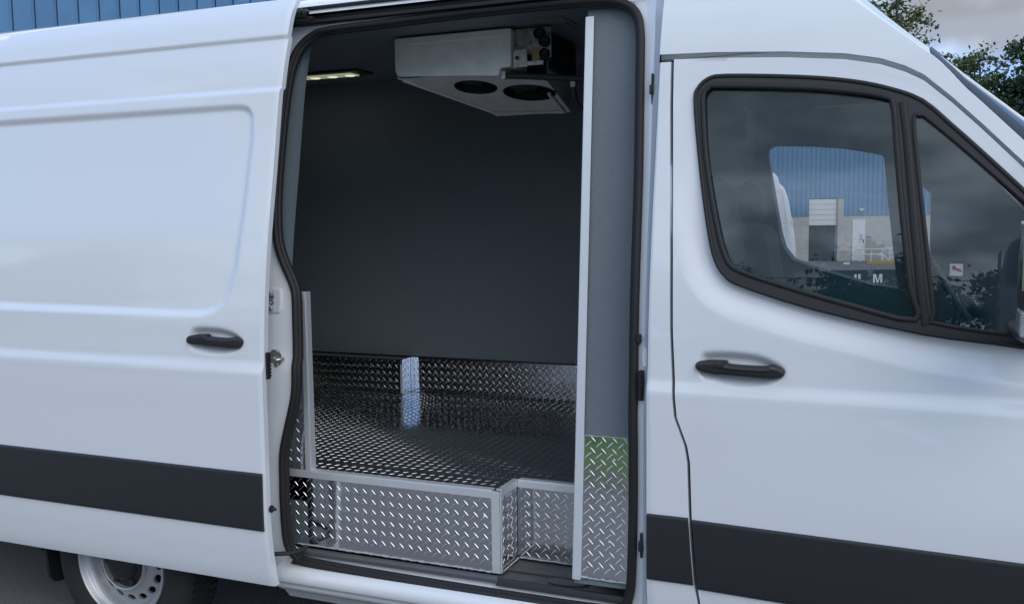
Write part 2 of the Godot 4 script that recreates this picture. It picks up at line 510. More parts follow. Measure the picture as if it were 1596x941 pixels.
# ---- body panels -----------------------------------------------------------------------------------
func build_sliding_door() -> void:
	var rec := v2(RECESS)
	var cup := PackedVector2Array()
	var cup_src := smooth_loop(v2([-2.370, 1.315, -2.341, 1.328, -2.293, 1.330, -2.230, 1.327, -2.177, 1.314, -2.148, 1.297, -2.135, 1.278, -2.153, 1.254, -2.194, 1.238, -2.253, 1.231, -2.319, 1.235, -2.361, 1.245, -2.382, 1.275]), 4)
	cup = cup_src
	var top := func(x: float) -> float:
		return lookup([-3.60, 2.385, -3.490, 2.405, -3.455, 2.462, -3.0, 2.472, -2.0, 2.486], x)
	var zf := func(x: float, y: float) -> float:
		var z := zs(y) + channel(y) + 0.1
		if y > 1.33 and y < 2.13: z -= 0.013 * ease01(0.008, -0.020, sd(rec, Vector2(x, y)))
		z += cup_shape(cup, Vector2(x, y), Vector2(-2.40, 1.22), Vector2(-2.12, 1.34))
		z -= 0.012 * ease01(-2.068, -2.053, x) * 0.35
		return z
	var f := func(u: float, w: float) -> Vector3:
		var x := lerpf(-3.60, -2.053, u)
		var y: float = lerpf(0.415, top.call(x), w)
		return Vector3(x, y, zf.call(x, y))
	var mb := MB.new()
	mb.grid(210, 290, f)
	flange(mb, edge_points(f, 290, 1.0, false), 0.022)
	flange(mb, edge_points(f, 100, 0.0, true), 0.03)
	flange(mb, edge_points(f, 100, 1.0, true), 0.05)
	var door := put("sliding_door", mb, M.paint, van)
	door.set_meta("label", "white sliding door slid fully back over the rear side")
	var inner := MB.new()
	inner.grid(4, 60, func(u: float, w: float) -> Vector3:
		var x := lerpf(-3.58, -2.075, u)
		var y: float = lerpf(0.43, 2.46, w)
		return Vector3(x, y, zs(y) + 0.055))
	put("inner_panel", inner, M.paint, door)
	var base := func(x: float, y: float) -> float: return zs(y) + 0.1
	put("rub_strip", strip_mesh(func(_y): return -3.60, func(_y): return -2.064, 0.624, 0.828, base, 0.009, 40), M.strip, door)
	var h := MB.new()
	h.prism(smooth_loop(v2([-2.380, 1.281, -2.371, 1.294, -2.334, 1.300, -2.291, 1.301, -2.280, 1.294, -2.203, 1.292, -2.171, 1.298, -2.147, 1.294, -2.138, 1.283, -2.146, 1.263, -2.167, 1.259, -2.286, 1.263, -2.361, 1.265, -2.377, 1.271]), 3), func(x, y): return base.call(x, y) - 0.012 if x > -2.3 and x < -2.17 else base.call(x, y) - 0.02, 0.034, 0.009)
	put("door_handle", h, M.plastic, door)
	# fittings on the front edge of the door
	var b := MB.new()
	b.box(Vector3(-2.049, 1.20, 0.067), Vector3(0.008, 0.094, 0.022), 0.004)
	for k in 7: b.box(Vector3(-2.044, 1.165 + k * 0.0115, 0.067), Vector3(0.006, 0.005, 0.020), 0.0015)
	put("rubber_stop", b, M.rubber, door)
	var pn := MB.new()
	pn.lathe([Vector2(0.013, 0), Vector2(0.013, 0.008), Vector2(0.006, 0.010), Vector2(0.006, 0.020), Vector2(0.003, 0.026), Vector2(0.0001, 0.027)], 12, Transform3D(Basis(Vector3.UP, PI / 2), Vector3(-2.055, 0.698, 0.076)))
	put("guide_pin", pn, M.rubber, door)
	var arm := MB.new()
	arm.tube([Vector3(-2.16, 0.52, 0.05), Vector3(-2.09, 0.515, 0.03), Vector3(-2.04, 0.513, -0.005), Vector3(-2.02, 0.512, -0.04), Vector3(-2.03, 0.51, -0.09)], 0.010, 10, false, 0.75, Vector3.UP)
	put("lower_roller_arm", arm, M.rubber, door)
	var ua := MB.new()
	ua.box(Vector3(-2.075, 2.428, -0.205), Vector3(0.06, 0.024, 0.05), 0.003)
	ua.box(Vector3(-2.045, 2.415, -0.215), Vector3(0.075, 0.007, 0.03), 0.002)
	for k in 3:
		ua.lathe([Vector2(0.012 - k * 0.001, -0.010), Vector2(0.012 - k * 0.001, 0.008), Vector2(0.005, 0.010), Vector2(0.0001, 0.011)], 14, Transform3D(Basis(), Vector3(-2.066 + k * 0.022, 2.440 - k * 0.004, -0.185)))
	put("upper_roller", ua, M.black_metal, door)

func build_front_door() -> void:
	var win := dense(smooth_loop(v2(WINDOW), 3), 0.02)
	var hole := v2(WINDOW)
	var cup := smooth_loop(v2(CUP), 4)
	var xr := func(y: float) -> float:
		if y > 0.92: return 0.42
		return minf(0.42, 0.77 - sqrt(maxf(0.575 * 0.575 - (y - 0.35) * (y - 0.35), 0.0)))
	var zf := func(x: float, y: float) -> float:
		var z := zs(y) + bulge(x, y)
		if y > 1.1 and y < 2.16:
			var d := sd(hole, Vector2(x, y))
			var low := 1.0 - ease01(1.55, 1.95, y)
			z -= (0.004 + 0.013 * low) * (1.0 - ease01(0.02, 0.11, d))
		z += cup_shape(cup, Vector2(x, y), Vector2(-0.60, 1.19), Vector2(-0.32, 1.32))
		return z
	var f := func(u: float, w: float) -> Vector3:
		var ty := door_top(lerpf(-0.688, 0.42, u))
		var y := lerpf(0.40, ty, w)
		var x: float = lerpf(lookup(GAP, y) + 0.005, xr.call(y), u)
		return Vector3(x, y, zf.call(x, y))
	var mb := MB.new()
	mb.grid(150, 240, f, func(p: Vector3) -> bool: return p.y > 1.33 and sd(hole, Vector2(p.x, p.y)) < -0.012)
	flange(mb, edge_points(f, 200, 0.0, false), 0.03)
	flange(mb, edge_points(f, 200, 1.0, false), 0.03)
	flange(mb, edge_points(f, 120, 1.0, true), 0.03)
	var door := put("front_door", mb, M.paint, van)
	door.set_meta("label", "closed white passenger door of the cab")
	var base := func(x: float, y: float) -> float: return zs(y) + bulge(x, y)
	put("rub_strip", strip_mesh(func(y): return lookup(GAP, y) + 0.007, func(y): return xr.call(y) - 0.005, 0.594, 0.803, base, 0.009, 40), M.strip, door)
	# window surround with two openings
	var outer := dense(smooth_loop(v2(WINDOW), 3), 0.012)
	var g1 := dense(smooth_loop(v2(GLASS), 3), 0.012)
	var g2 := dense(smooth_loop(v2(QUARTER), 3), 0.012)
	var pts := PackedVector2Array()
	pts.append_array(outer); pts.append_array(g1); pts.append_array(g2)
	var fr := MB.new()
	for p in pts:
		fr.v.append(Vector3(p.x, p.y, zs(p.y) + 0.003))
		fr.n.append(Vector3(0, 0.15, 1).normalized())
	var ti := Geometry2D.triangulate_delaunay(pts)
	for k in range(0, ti.size(), 3):
		var c := (pts[ti[k]] + pts[ti[k + 1]] + pts[ti[k + 2]]) / 3.0
		if sd(outer, c) < 0.0 and sd(g1, c) > 0.0 and sd(g2, c) > 0.0:
			for j in 3: fr.ix.append(ti[k + j])
	for ring in [outer, g1, g2]:
		var a := []
		var b := []
		for p in ring:
			a.append(Vector3(p.x, p.y, zs(p.y) + 0.003))
			b.append(Vector3(p.x, p.y, zs(p.y) - (0.02 if ring != outer else 0.016)))
		fr.strip(a, b, true)
	var frame := put("window_frame", fr, M.plastic_trim, door)
	# raised rubber lips round the panes, and the divider bar
	for ring in [[outer, 0.006, 0.004, "outer_lip"], [g1, 0.008, 0.003, "glass_run"], [g2, 0.006, 0.003, "quarter_lip"]]:
		var path := []
		for p in ring[0]: path.append(Vector3(p.x, p.y, zs(p.y) + ring[2]))
		var lp := MB.new()
		lp.tube(path, ring[1], 8, true, 0.7, Vector3(0, 0, 1))
		put(ring[3], lp, M.rubber, frame)
	var bar_path := []
	for p in [[-0.044, 2.00], [-0.030, 1.90], [-0.006, 1.66], [0.012, 1.50], [0.028, 1.40]]:
		bar_path.append(Vector3(p[0], p[1], zs(p[1]) + 0.002))
	var dv := MB.new()
	dv.tube(bar_path, 0.012, 10, false, 0.55, Vector3(0, 0, 1))
	put("divider_bar", dv, M.rubber, frame)
	for g in [[g1, "window_pane", -0.010], [g2, "quarter_pane", -0.006]]:
		var ring: PackedVector2Array = g[0]
		var lo := Vector2(9, 9)
		var hi := Vector2(-9, -9)
		for p in ring:
			lo = lo.min(p); hi = hi.max(p)
		var pm := MB.new()
		pm.grid(30, 30, func(u: float, w: float) -> Vector3:
			var y := lerpf(lo.y - 0.006, hi.y + 0.006, w)
			return Vector3(lerpf(lo.x - 0.006, hi.x + 0.006, u), y, lerpf(zs(1.41), zs(2.07), (y - 1.41) / 0.66) + 0.006 * sin(PI * clampf((y - 1.41) / 0.66, 0.0, 1.0)) + g[2]),
			func(p: Vector3) -> bool: return sd(ring, Vector2(p.x, p.y)) > 0.016)
		var nv := pm.v.size()
		var ni := pm.ix.size()
		for k in nv:
			pm.v.append(pm.v[k] + Vector3(0, 0, -0.005)); pm.n.append(-pm.n[k])
		for k in ni: pm.ix.append(pm.ix[k] + nv)
		put(g[1], pm, M.glass, door)
	var h := MB.new()
	h.prism(smooth_loop(v2(HANDLE), 3), func(x, y): return base.call(x, y) - 0.012 if x > -0.5 and x < -0.37 else base.call(x, y) - 0.02, 0.036, 0.010)
	var hd := put("door_handle", h, M.plastic, door)
	var hg := MB.new()
	hg.box(Vector3(-0.528, 1.258, zs(1.258) + 0.0155), Vector3(0.0016, 0.034, 0.002), 0.0)
	put("handle_joint", hg, M.rubber, hd)
	# inner trim of the near door
	var tr := MB.new()
	tr.grid(20, 20, func(u: float, w: float) -> Vector3:
		var x := lerpf(-0.66, 0.40, u)
		var top := lookup([-0.62, 1.56, -0.5, 1.49, -0.259, 1.42, 0.019, 1.36, 0.4, 1.33], x)
		var y := lerpf(0.45, top - 0.02, w)
		return Vector3(x, y, minf(zs(y), 0.0) - 0.07))
	put("inner_trim", tr, M.dark_trim, door)

func build_body() -> void:
	var base := func(x: float, y: float) -> float: return zs(y) + bulge(x, y)
	# pillar panel between the openings
	var f := func(u: float, w: float) -> Vector3:
		var y := lerpf(0.40, 2.160, w)
		var x := lerpf(-0.733, lookup(GAP, y) - 0.004, u)
		return Vector3(x, y, zs(y) - 0.004 * (1.0 - ease01(0.0, 0.12, u)))
	var mb := MB.new()
	mb.grid(16, 220, f)
	flange(mb, edge_points(f, 120, 1.0, false), 0.03)
	flange(mb, edge_points(f, 8, 1.0, true), 0.02)
	var pil := put("pillar_panel", mb, M.paint, van)
	put("rub_strip", strip_mesh(func(_y): return -0.729, func(y): return lookup(GAP, y) - 0.006, 0.604, 0.807, base, 0.009, 8), M.strip, pil)
	# frame of the side door opening
	var seal := smooth_loop(v2(SEAL), 4)
	var rows := [[], [], [], []]
	for p in seal:
		var ox := p.x
		var oy := p.y
		if p.x < -1.9: ox = -2.36
		if p.x > -0.86: ox = -0.734
		if p.y > 2.31: oy = 2.412
		if p.y < 0.50: oy = 0.422
		var o := Vector2(ox, oy)
		var right := p.x > -0.86
		for k in 4:
			var t: float = [0.0, 0.30, 0.62, 1.0][k]
			var q := p.lerp(o, t)
			var dz: float = ([-0.060, -0.052, -0.040, -0.004] if right else [-0.060, -0.050, -0.046, -0.064])[k]
			if p.y < 0.50 and not right: dz = [-0.066, -0.060, -0.055, -0.05][k]
			rows[k].append(Vector3(q.x, q.y, zs(q.y) + dz))
	var fr := MB.new()
	for k in 3: fr.strip(rows[k], rows[k + 1], true)
	var inner_edge := []
	for p in rows[0]: inner_edge.append(p + Vector3(0, 0, -0.03))
	fr.strip(inner_edge, rows[0], true)
	var frame := put("door_opening_frame", fr, M.paint, van)
	var tb := MB.new()
	var lip := MB.new()
	var path := []
	var path2 := []
	for i in seal.size():
		var p := seal[i]
		var t := (seal[(i + 1) % seal.size()] - seal[(i - 1 + seal.size()) % seal.size()]).normalized()
		var nn := Vector2(t.y, -t.x)
		path.append(Vector3(p.x, p.y, zs(p.y) - 0.050))
		path2.append(Vector3(p.x + nn.x * 0.011, p.y + nn.y * 0.011, zs(p.y) - 0.060))
	tb.tube(path, 0.0125, 10, true, 1.0, Vector3(0, 0, 1))
	lip.tube(path2, 0.0095, 8, true, 1.3, Vector3(0, 0, 1))
	var sl := put("door_seal", tb, M.rubber, van)
	put("seal_lip", lip, M.rubber, sl)
	# small fittings on the frame
	var st := MB.new()
	var zz := zs(1.205) - 0.05
	st.prism(v2([-2.136, 1.222, -2.122, 1.236, -2.098, 1.236, -2.084, 1.222, -2.084, 1.190, -2.098, 1.172, -2.122, 1.172, -2.136, 1.190]), func(_x, _y): return zz, 0.006, 0.002)
	var sk := put("striker_plate", st, M.zinc, frame)
	var sb := MB.new()
	sb.tube([Vector3(-2.118, 1.205, zz), Vector3(-2.116, 1.205, zz + 0.03), Vector3(-2.08, 1.205, zz + 0.032), Vector3(-2.076, 1.205, zz)], 0.005, 8)
	put("striker_bar", sb, M.zinc, sk)
	for yy in [1.228, 1.181]:
		var sc := MB.new()
		sc.lathe([Vector2(0.008, 0.006), Vector2(0.008, 0.009), Vector2(0.004, 0.0095), Vector2(0.0001, 0.007)], 12, Transform3D(Basis(), Vector3(-2.106, yy, zz)))
		put("screw", sc, M.zinc, sk)
	var hg := MB.new()
	var hz := zs(1.41) - 0.062
	hg.box(Vector3(-2.155, 1.437, hz + 0.018), Vector3(0.07, 0.016, 0.03), 0.004)
	hg.box(Vector3(-2.155, 1.383, hz + 0.018), Vector3(0.07, 0.012, 0.03), 0.004)
	hg.box(Vector3(-2.150, 1.41, hz + 0.008), Vector3(0.06, 0.05, 0.012), 0.003)
	hg.lathe([Vector2(0.010, 0.012), Vector2(0.010, 0.020), Vector2(0.005, 0.022), Vector2(0.0001, 0.018)], 12, Transform3D(Basis(), Vector3(-2.128, 1.405, hz)))
	put("rail_bracket", hg, M.zinc, frame)
	var pocket := MB.new()
	pocket.prism(smooth_loop(v2([-2.20, 1.455, -2.112, 1.458, -2.090, 1.445, -2.086, 1.40, -2.092, 1.37, -2.112, 1.362, -2.20, 1.362]), 3), func(_x, y): return zs(y) - 0.058, 0.011, 0.009)
	put("rail_pocket", pocket, M.paint, frame)
	var ht := MB.new()
	ht.box(Vector3(-0.762, 2.083, zs(2.083) - 0.035), Vector3(0.010, 0.030, 0.026), 0.004)
	ht.box(Vector3(-0.760, 2.085, zs(2.085) - 0.038), Vector3(0.006, 0.095, 0.012), 0.002)
	put("upper_latch", ht, M.black_metal, frame)
	var cn := MB.new()
	cn.box(Vector3(-0.772, 1.327, zs(1.327) - 0.045), Vector3(0.014, 0.026, 0.024), 0.003)
	put("contact_switch", cn, M.rubber, frame)
	var vt := MB.new()
	vt.box(Vector3(-0.759, 1.188, zs(1.188) - 0.036), Vector3(0.011, 0.094, 0.020), 0.004, Basis(Vector3.UP, -0.5))
	for k in 8: vt.box(Vector3(-0.7535, 1.155 + k * 0.0095, zs(1.188) - 0.027), Vector3(0.010, 0.003, 0.006), 0.001, Basis(Vector3.UP, -0.5))
	put("rubber_buffer", vt, M.rubber, frame)
	var lt := MB.new()
	lt.box(Vector3(-0.757, 0.692, zs(0.69) - 0.034), Vector3(0.014, 0.036, 0.024), 0.005)
	lt.box(Vector3(-0.757, 0.692, zs(0.69) - 0.040), Vector3(0.008, 0.078, 0.012), 0.002)
	put("lower_latch", lt, M.black_metal, frame)
	var hl := MB.new()
	hl.tube([Vector3(-0.752, 1.300, zs(1.3) - 0.036), Vector3(-0.755, 1.270, zs(1.27) - 0.038), Vector3(-0.750, 1.245, zs(1.24) - 0.036)], 0.006, 8)
	put("pressed_rib", hl, M.paint, frame)
	# upper rail above the opening
	var rl := MB.new()
	for q in [[2.407, 2.420, 0.0], [2.424, 2.437, -0.016], [2.441, 2.452, -0.006], [2.456, 2.466, 0.004]]:
		rl.box(Vector3(-1.42, (q[0] + q[1]) * 0.5, zs(2.43) - 0.05 + q[2] + 0.03), Vector3(1.66, q[1] - q[0], 0.02), 0.002)
	rl.box(Vector3(-1.42, 2.44, zs(2.43) - 0.075), Vector3(1.70, 0.062, 0.02), 0.0)
	put("upper_rail", rl, M.rubber, van)
	# side sill under the opening
	var sillp := [[0.470, -0.115], [0.452, -0.100], [0.445, -0.080], [0.443, -0.055], [0.436, -0.040], [0.424, -0.031], [0.408, -0.028], [0.394, -0.030], [0.386, -0.036], [0.384, -0.044], [0.372, -0.046], [0.360, -0.052], [0.350, -0.066], [0.335, -0.09], [0.30, -0.12]]
	var sill := MB.new()
	sill.grid(60, 14, func(u: float, w: float) -> Vector3:
		var k := int(round(w * 14.0))
		return Vector3(lerpf(-2.13, -0.56, u), sillp[k][0], sillp[k][1]))
	put("side_sill", sill, M.paint, van)
	# rear side skin, far side skin, roof
	var rs := MB.new()
	rs.grid(20, 80, func(u: float, w: float) -> Vector3:
		var y := lerpf(0.47, 2.44, w)
		return Vector3(lerpf(-5.05, -2.20, u), y, zs(y) + (-0.062 if u > 0.9 else -0.004)),
		func(p: Vector3) -> bool: return Vector2(p.x + 2.885, p.y - 0.345).length() < 0.42)
	put("rear_side_panel", rs, M.paint, van)
	var fs := MB.new()
	fs.grid(24, 80, func(u: float, w: float) -> Vector3:
		var y := lerpf(0.33, 2.44, w)
		return Vector3(lerpf(-5.05, -0.66, u), y, -2.02 - zs(y)))
	put("far_side_panel", fs, M.paint, van)
	var rear := MB.new()
	rear.grid(20, 30, func(u: float, w: float) -> Vector3:
		var y := lerpf(0.33, 2.60, w)
		return Vector3(-5.05 - 0.05 * sin(PI * u), y, lerpf(zs(minf(y, 2.5)), -2.02 - zs(minf(y, 2.5)), u)))
	put("rear_doors", rear, M.paint, van)
	var ye := func(x: float) -> float:
		var a := 2.44
		var b := 2.150 - 0.83 * x
		var k := 0.10
		var h := clampf(0.5 + 0.5 * (b - a) / k, 0.0, 1.0)
		return lerpf(b, a, h) - k * h * (1.0 - h)
	var crown := func(x: float) -> float: return lerpf(0.06, 0.155, ease01(0.0, -0.5, x))
	var roofp := func(x: float, t: float) -> Vector3:
		# t 0 at the near edge, 1 at the far edge
		var s := absf(t * 2.0 - 1.0)
		var e: float = ye.call(x)
		var ze := zs(e)
		var y: float = e + crown.call(x) * (1.0 - pow(s, 3.2))
		var half := 1.01 + ze
		return Vector3(x, y, -1.01 + signf(0.5 - t) * half * (1.0 - pow(1.0 - s, 1.25)) if s > 0.0 else -1.01)
	var roof := MB.new()
	roof.grid(50, 48, func(u: float, w: float) -> Vector3: return roofp.call(lerpf(-5.05, -0.733, u), w))
	roof.grid(40, 6, func(u: float, w: float) -> Vector3:
		var y := lerpf(2.466, 2.44, w)
		return Vector3(lerpf(-5.05, -0.735, u), y, zs(y) - 0.004))
	put("roof", roof, M.paint, van)
	var cab_roof := MB.new()
	cab_roof.grid(70, 80, func(u: float, w: float) -> Vector3:
		var x := lerpf(-0.733, 0.022, u)
		var e: float = ye.call(x)
		if w < 0.25:
			var y := lerpf(door_top(x) + 0.017, e, w / 0.25)
			return Vector3(x, y, zs(y))
		var t := (w - 0.25) / 0.75
		return roofp.call(x, pow(t, 1.35)))
	put("cab_roof", cab_roof, M.paint, van)
	var gut := MB.new()
	gut.grid(150, 2, func(u: float, w: float) -> Vector3:
		var x := lerpf(-0.735, 0.90, u)
		var y := door_top(x) + 0.001 + 0.018 * w
		return Vector3(x, y, zs(maxf(y, 1.2)) - 0.034 + 0.010 * w))
	put("door_gutter", gut, M.paint, van)
	# cab side over the door, running down into the screen pillar
	var pill := func(u: float, w: float) -> Vector3:
		var x := lerpf(0.022, 0.90, u)
		var lo := door_top(x) + 0.017
		var y := lerpf(lo, lerpf(ye.call(x), minf(ye.call(x), lo + 0.056), ease01(0.02, 0.12, x)), w)
		return Vector3(x, y, zs(maxf(y, 1.2)))
	var cs := MB.new()
	var csf := func(u: float, w: float) -> Vector3:
		var x := lerpf(-0.733, 0.90, u)
		var lo := door_top(x) + 0.017
		var e: float = ye.call(x)
		var hi := lerpf(e, minf(e, lo + 0.056), ease01(0.02, 0.12, x))
		var y: float = lerpf(lo, hi, w)
		return Vector3(x, y, zs(maxf(y, 1.2)))
	var pside := func(u: float, w: float) -> Vector3: return csf.call((lerpf(0.022, 0.90, u) + 0.733) / 1.633, w)
	cs.grid(80, 20, pside)
	cs.strip(edge_points(pside, 80, 1.0, true), edge_points(func(u, w): return pside.call(u, w) + Vector3(0, 0.004, -0.03), 80, 1.0, true))
	put("screen_pillar", cs, M.paint, van)
	var le := MB.new()
	flange(le, edge_points(csf, 150, 0.0, true), 0.02)
	flange(le, edge_points(csf, 20, 0.0, false), 0.05)
	put("roof_edge", le, M.paint, van)
	var fcs := MB.new()
	fcs.grid(60, 10, func(u: float, w: float) -> Vector3:
		var p: Vector3 = csf.call(u, w)
		return Vector3(p.x, p.y, -2.02 - p.z))
	put("far_roof_side", fcs, M.paint, van)
	var wsf := func(u: float, w: float) -> Vector3:
		var x := lerpf(0.024, 0.90, u)
		var p: Vector3 = pill.call(u, 1.0)
		var s := absf(2.0 * w - 1.0)
		var rise: float = maxf(ye.call(x) - p.y, 0.0) + 0.055
		var y: float = p.y + rise * (1.0 - pow(s, 6.0)) - 0.004
		var half := 1.01 + p.z
		return Vector3(x + 0.0, y, -1.01 + (half if w < 0.5 else -half) * (1.0 - pow(1.0 - s, 1.1)))
	var ws := MB.new()
	ws.grid(30, 50, wsf)
	put("windscreen", ws, M.glass, van)
	var frit := MB.new()
	for sgn in 2:
		frit.grid(30, 4, func(u: float, w: float) -> Vector3:
			var p: Vector3 = wsf.call(u, w * 0.035 if sgn == 0 else 1.0 - w * 0.035)
			return p + Vector3(0, 0.004, 0))
	frit.grid(2, 40, func(u: float, w: float) -> Vector3:
		return wsf.call(u * 0.03, w) + Vector3(0, 0.004, 0))
	put("windscreen_border", frit, M.plastic_trim, van)
	# nose, wing and arch
	var nose := MB.new()
	nose.grid(24, 30, func(u: float, w: float) -> Vector3:
		var s := u
		var x := 0.88 + 0.62 * sin(s * PI * 0.5)
		var y := 1.22 - 0.82 * pow(1.0 - cos(s * PI * 0.5), 1.2)
		var t := absf(2.0 * w - 1.0)
		return Vector3(x - 0.18 * pow(t, 3.0) * s, y - 0.06 * pow(t, 4.0), -1.01 - signf(w - 0.5) * (1.03 + 0.0) * (1.0 - pow(1.0 - t, 1.3))))
	put("bonnet", nose, M.paint, van)
	var wing := MB.new()
	wing.grid(40, 40, func(u: float, w: float) -> Vector3:
		var x := lerpf(0.426, 1.36, u)
		var y := lerpf(0.40, lookup([0.42, 1.632, 0.6, 1.445, 0.8, 1.25, 0.95, 1.19, 1.36, 1.06], x), w)
		return Vector3(x, y, zs(y) + bulge(minf(x, 0.7), y) - 0.12 * pow(u, 4.0)),
		func(p: Vector3) -> bool: return Vector2(p.x - 0.77, p.y - 0.35).length() < 0.50)
	put("front_wing", wing, M.paint, van)
	var arch := MB.new()
	arch.grid(40, 4, func(u: float, w: float) -> Vector3:
		var a := lerpf(deg_to_rad(10), deg_to_rad(188), u)
		var r := lerpf(0.565, 0.47, w)
		var y := 0.35 + sin(a) * r
		var x := 0.77 + cos(a) * r
		return Vector3(x, y, zs(y) + bulge(minf(x, 0.7), y) + 0.012 - 0.03 * w * w))
	put("wheel_arch_trim", arch, M.strip, van)
	for c in [[0.77, 0.50], [-2.885, 0.43]]:
		var liner := MB.new()
		liner.grid(24, 6, func(u: float, w: float) -> Vector3:
			var a := lerpf(0.0, PI, u)
			return Vector3(c[0] + cos(a) * c[1], 0.345 + sin(a) * c[1], lerpf(-0.05, -0.36, w)))
		put("wheel_house", liner, M.rubber, van)
	# far cab door with its window openings
	var fo := v2([-0.70, 0.45, -0.70, 2.25, -0.35, 2.22, -0.10, 2.18, 0.0, 2.14, 0.25, 1.89, 0.60, 1.48, 0.60, 0.45])
	var fw := v2([-0.642, 1.99, -0.613, 2.003, -0.453, 1.995, -0.317, 1.981, -0.196, 1.957, -0.149, 1.944, -0.141, 1.927, -0.121, 1.731, -0.092, 1.494, -0.072, 1.352, -0.194, 1.369, -0.42, 1.436, -0.471, 1.456, -0.529, 1.479, -0.57, 1.533, -0.589, 1.604, -0.616, 1.771, -0.644, 1.957])
	var fq := v2([-0.089, 1.877, -0.079, 1.885, -0.004, 1.824, 0.048, 1.778, 0.056, 1.765, 0.060, 1.48, 0.050, 1.40, -0.03, 1.385])
	var all := dense(fo, 0.03)
	all.append_array(dense(fw, 0.015)); all.append_array(dense(fq, 0.015))
	var fd := MB.new()
	for side in 2:
		var s := fd.v.size()
		for p in all:
			fd.v.append(Vector3(p.x, p.y, -1.86 if side == 0 else -2.02 - zs(maxf(p.y, 0.5)) * 0.9)); fd.n.append(Vector3(0, 0, 1 if side == 0 else -1))
		var tt := Geometry2D.triangulate_delaunay(all)
		for k in range(0, tt.size(), 3):
			var c := (all[tt[k]] + all[tt[k + 1]] + all[tt[k + 2]]) / 3.0
			if sd(fo, c) < 0.0 and sd(fw, c) > 0.0 and sd(fq, c) > 0.0:
				for j in 3: fd.ix.append(s + tt[k + j])
	for ring in [fw, fq]:
		var a := []
		var b := []
		for p in dense(ring, 0.02):
			a.append(Vector3(p.x, p.y, -1.86)); b.append(Vector3(p.x, p.y, -2.02 - zs(p.y) * 0.9))
		fd.strip(a, b, true)
	var fdoor := put("driver_door", fd, M.dark_trim, van)
	for ring in [[fw, "window_pane"], [fq, "quarter_pane"]]:
		var pm := MB.new()
		var tt2 := Geometry2D.triangulate_polygon(ring[0])
		for p in ring[0]:
			pm.v.append(Vector3(p.x, p.y, -1.885)); pm.n.append(Vector3(0, 0, 1))
		for k in tt2: pm.ix.append(k)
		put(ring[1], pm, M.glass, fdoor)

func build_cab() -> void:
	bar("cab_bulkhead", van, Vector3(-0.745, 1.40, -1.01), Vector3(0.03, 1.62, 1.46), M.dark_trim, 0.0)
	bar("cab_floor", van, Vector3(0.1, 0.62, -1.01), Vector3(1.66, 0.04, 1.78), M.dark_trim, 0.0)
	var hd := MB.new()
	hd.grid(20, 20, func(u: float, w: float) -> Vector3:
		var x := lerpf(-0.73, 0.03, u)
		var e := minf(2.17, 2.09 - 0.83 * x)
		return Vector3(x, e + 0.03 * sin(PI * w), lerpf(-0.185, -1.835, w)))
	put("headlining", hd, M.dark_trim, van)
	var dash := MB.new()
	dash.grid(16, 30, func(u: float, w: float) -> Vector3:
		var q := [[0.16, 0.66], [0.20, 0.95], [0.17, 1.16], [0.19, 1.27], [0.24, 1.325], [0.34, 1.355], [0.55, 1.34], [0.80, 1.28], [0.95, 1.20]]
		var fi := u * 8.0
		var k := mini(int(fi), 7)
		var z := lerpf(-0.10, -1.90, w)
		return Vector3(lerpf(q[k][0], q[k + 1][0], fi - k) + 0.05 * sin(w * PI), lerpf(q[k][1], q[k + 1][1], fi - k) + 0.03 * ease01(0.55, 0.75, w) * ease01(0.3, 0.5, u), z))
	var ds := put("dashboard", dash, M.dash, van)
	for zc in [-0.20, -0.98]:
		var vn := MB.new()
		for k in 6: vn.box(Vector3(0.205, 1.20 + k * 0.012, zc), Vector3(0.02, 0.004, 0.10), 0.001)
		put("air_vent", vn, M.trim, ds)
	for zc in [-0.55, -1.47]:
		var s := MB.new()
		s.box(Vector3(-0.33, 1.02, zc), Vector3(0.50, 0.16, 0.50), 0.06)
		s.box(Vector3(-0.60, 1.34, zc), Vector3(0.14, 0.62, 0.48), 0.06, Basis(Vector3(0, 0, 1), 0.16))
		s.box(Vector3(-0.655, 1.74, zc), Vector3(0.10, 0.18, 0.26), 0.045, Basis(Vector3(0, 0, 1), 0.12))
		s.box(Vector3(-0.38, 0.80, zc), Vector3(0.40, 0.34, 0.40), 0.02)
		put("seat", s, M.fabric, van)
	var sw := MB.new()
	var ring := []
	var bs := Basis(Vector3(0, 0, 1), 0.55)
	for k in 40:
		var a := TAU * k / 40.0
		ring.append(Vector3(0.14, 1.36, -1.47) + bs * Vector3(0, cos(a) * 0.19, sin(a) * 0.19))
	sw.tube(ring, 0.016, 8, true)
	sw.box(Vector3(0.15, 1.36, -1.47), Vector3(0.05, 0.14, 0.16), 0.02, bs)
	for a in [-1.0, 1.0]: sw.box(Vector3(0.15, 1.36, -1.47 + a * 0.13), Vector3(0.02, 0.03, 0.12), 0.008, bs)
	sw.tube([Vector3(0.16, 1.35, -1.47), Vector3(0.38, 1.22, -1.47)], 0.035, 10)
	put("steering_wheel", sw, M.rubber, van)
	var lb := MB.new()
	lb.box(Vector3(0.10, 1.545, -0.075), Vector3(0.032, 0.032, 0.001), 0.0)
	var st := put("warning_sticker", lb, M.white_print, van)
	var lm := MB.new()
	lm.box(Vector3(0.103, 1.546, -0.0738), Vector3(0.020, 0.006, 0.001), 0.0, Basis(Vector3(0, 0, 1), -0.4))
	lm.box(Vector3(0.094, 1.551, -0.0738), Vector3(0.008, 0.010, 0.001), 0.0)
	put("sticker_mark", lm, M.red_print, st)

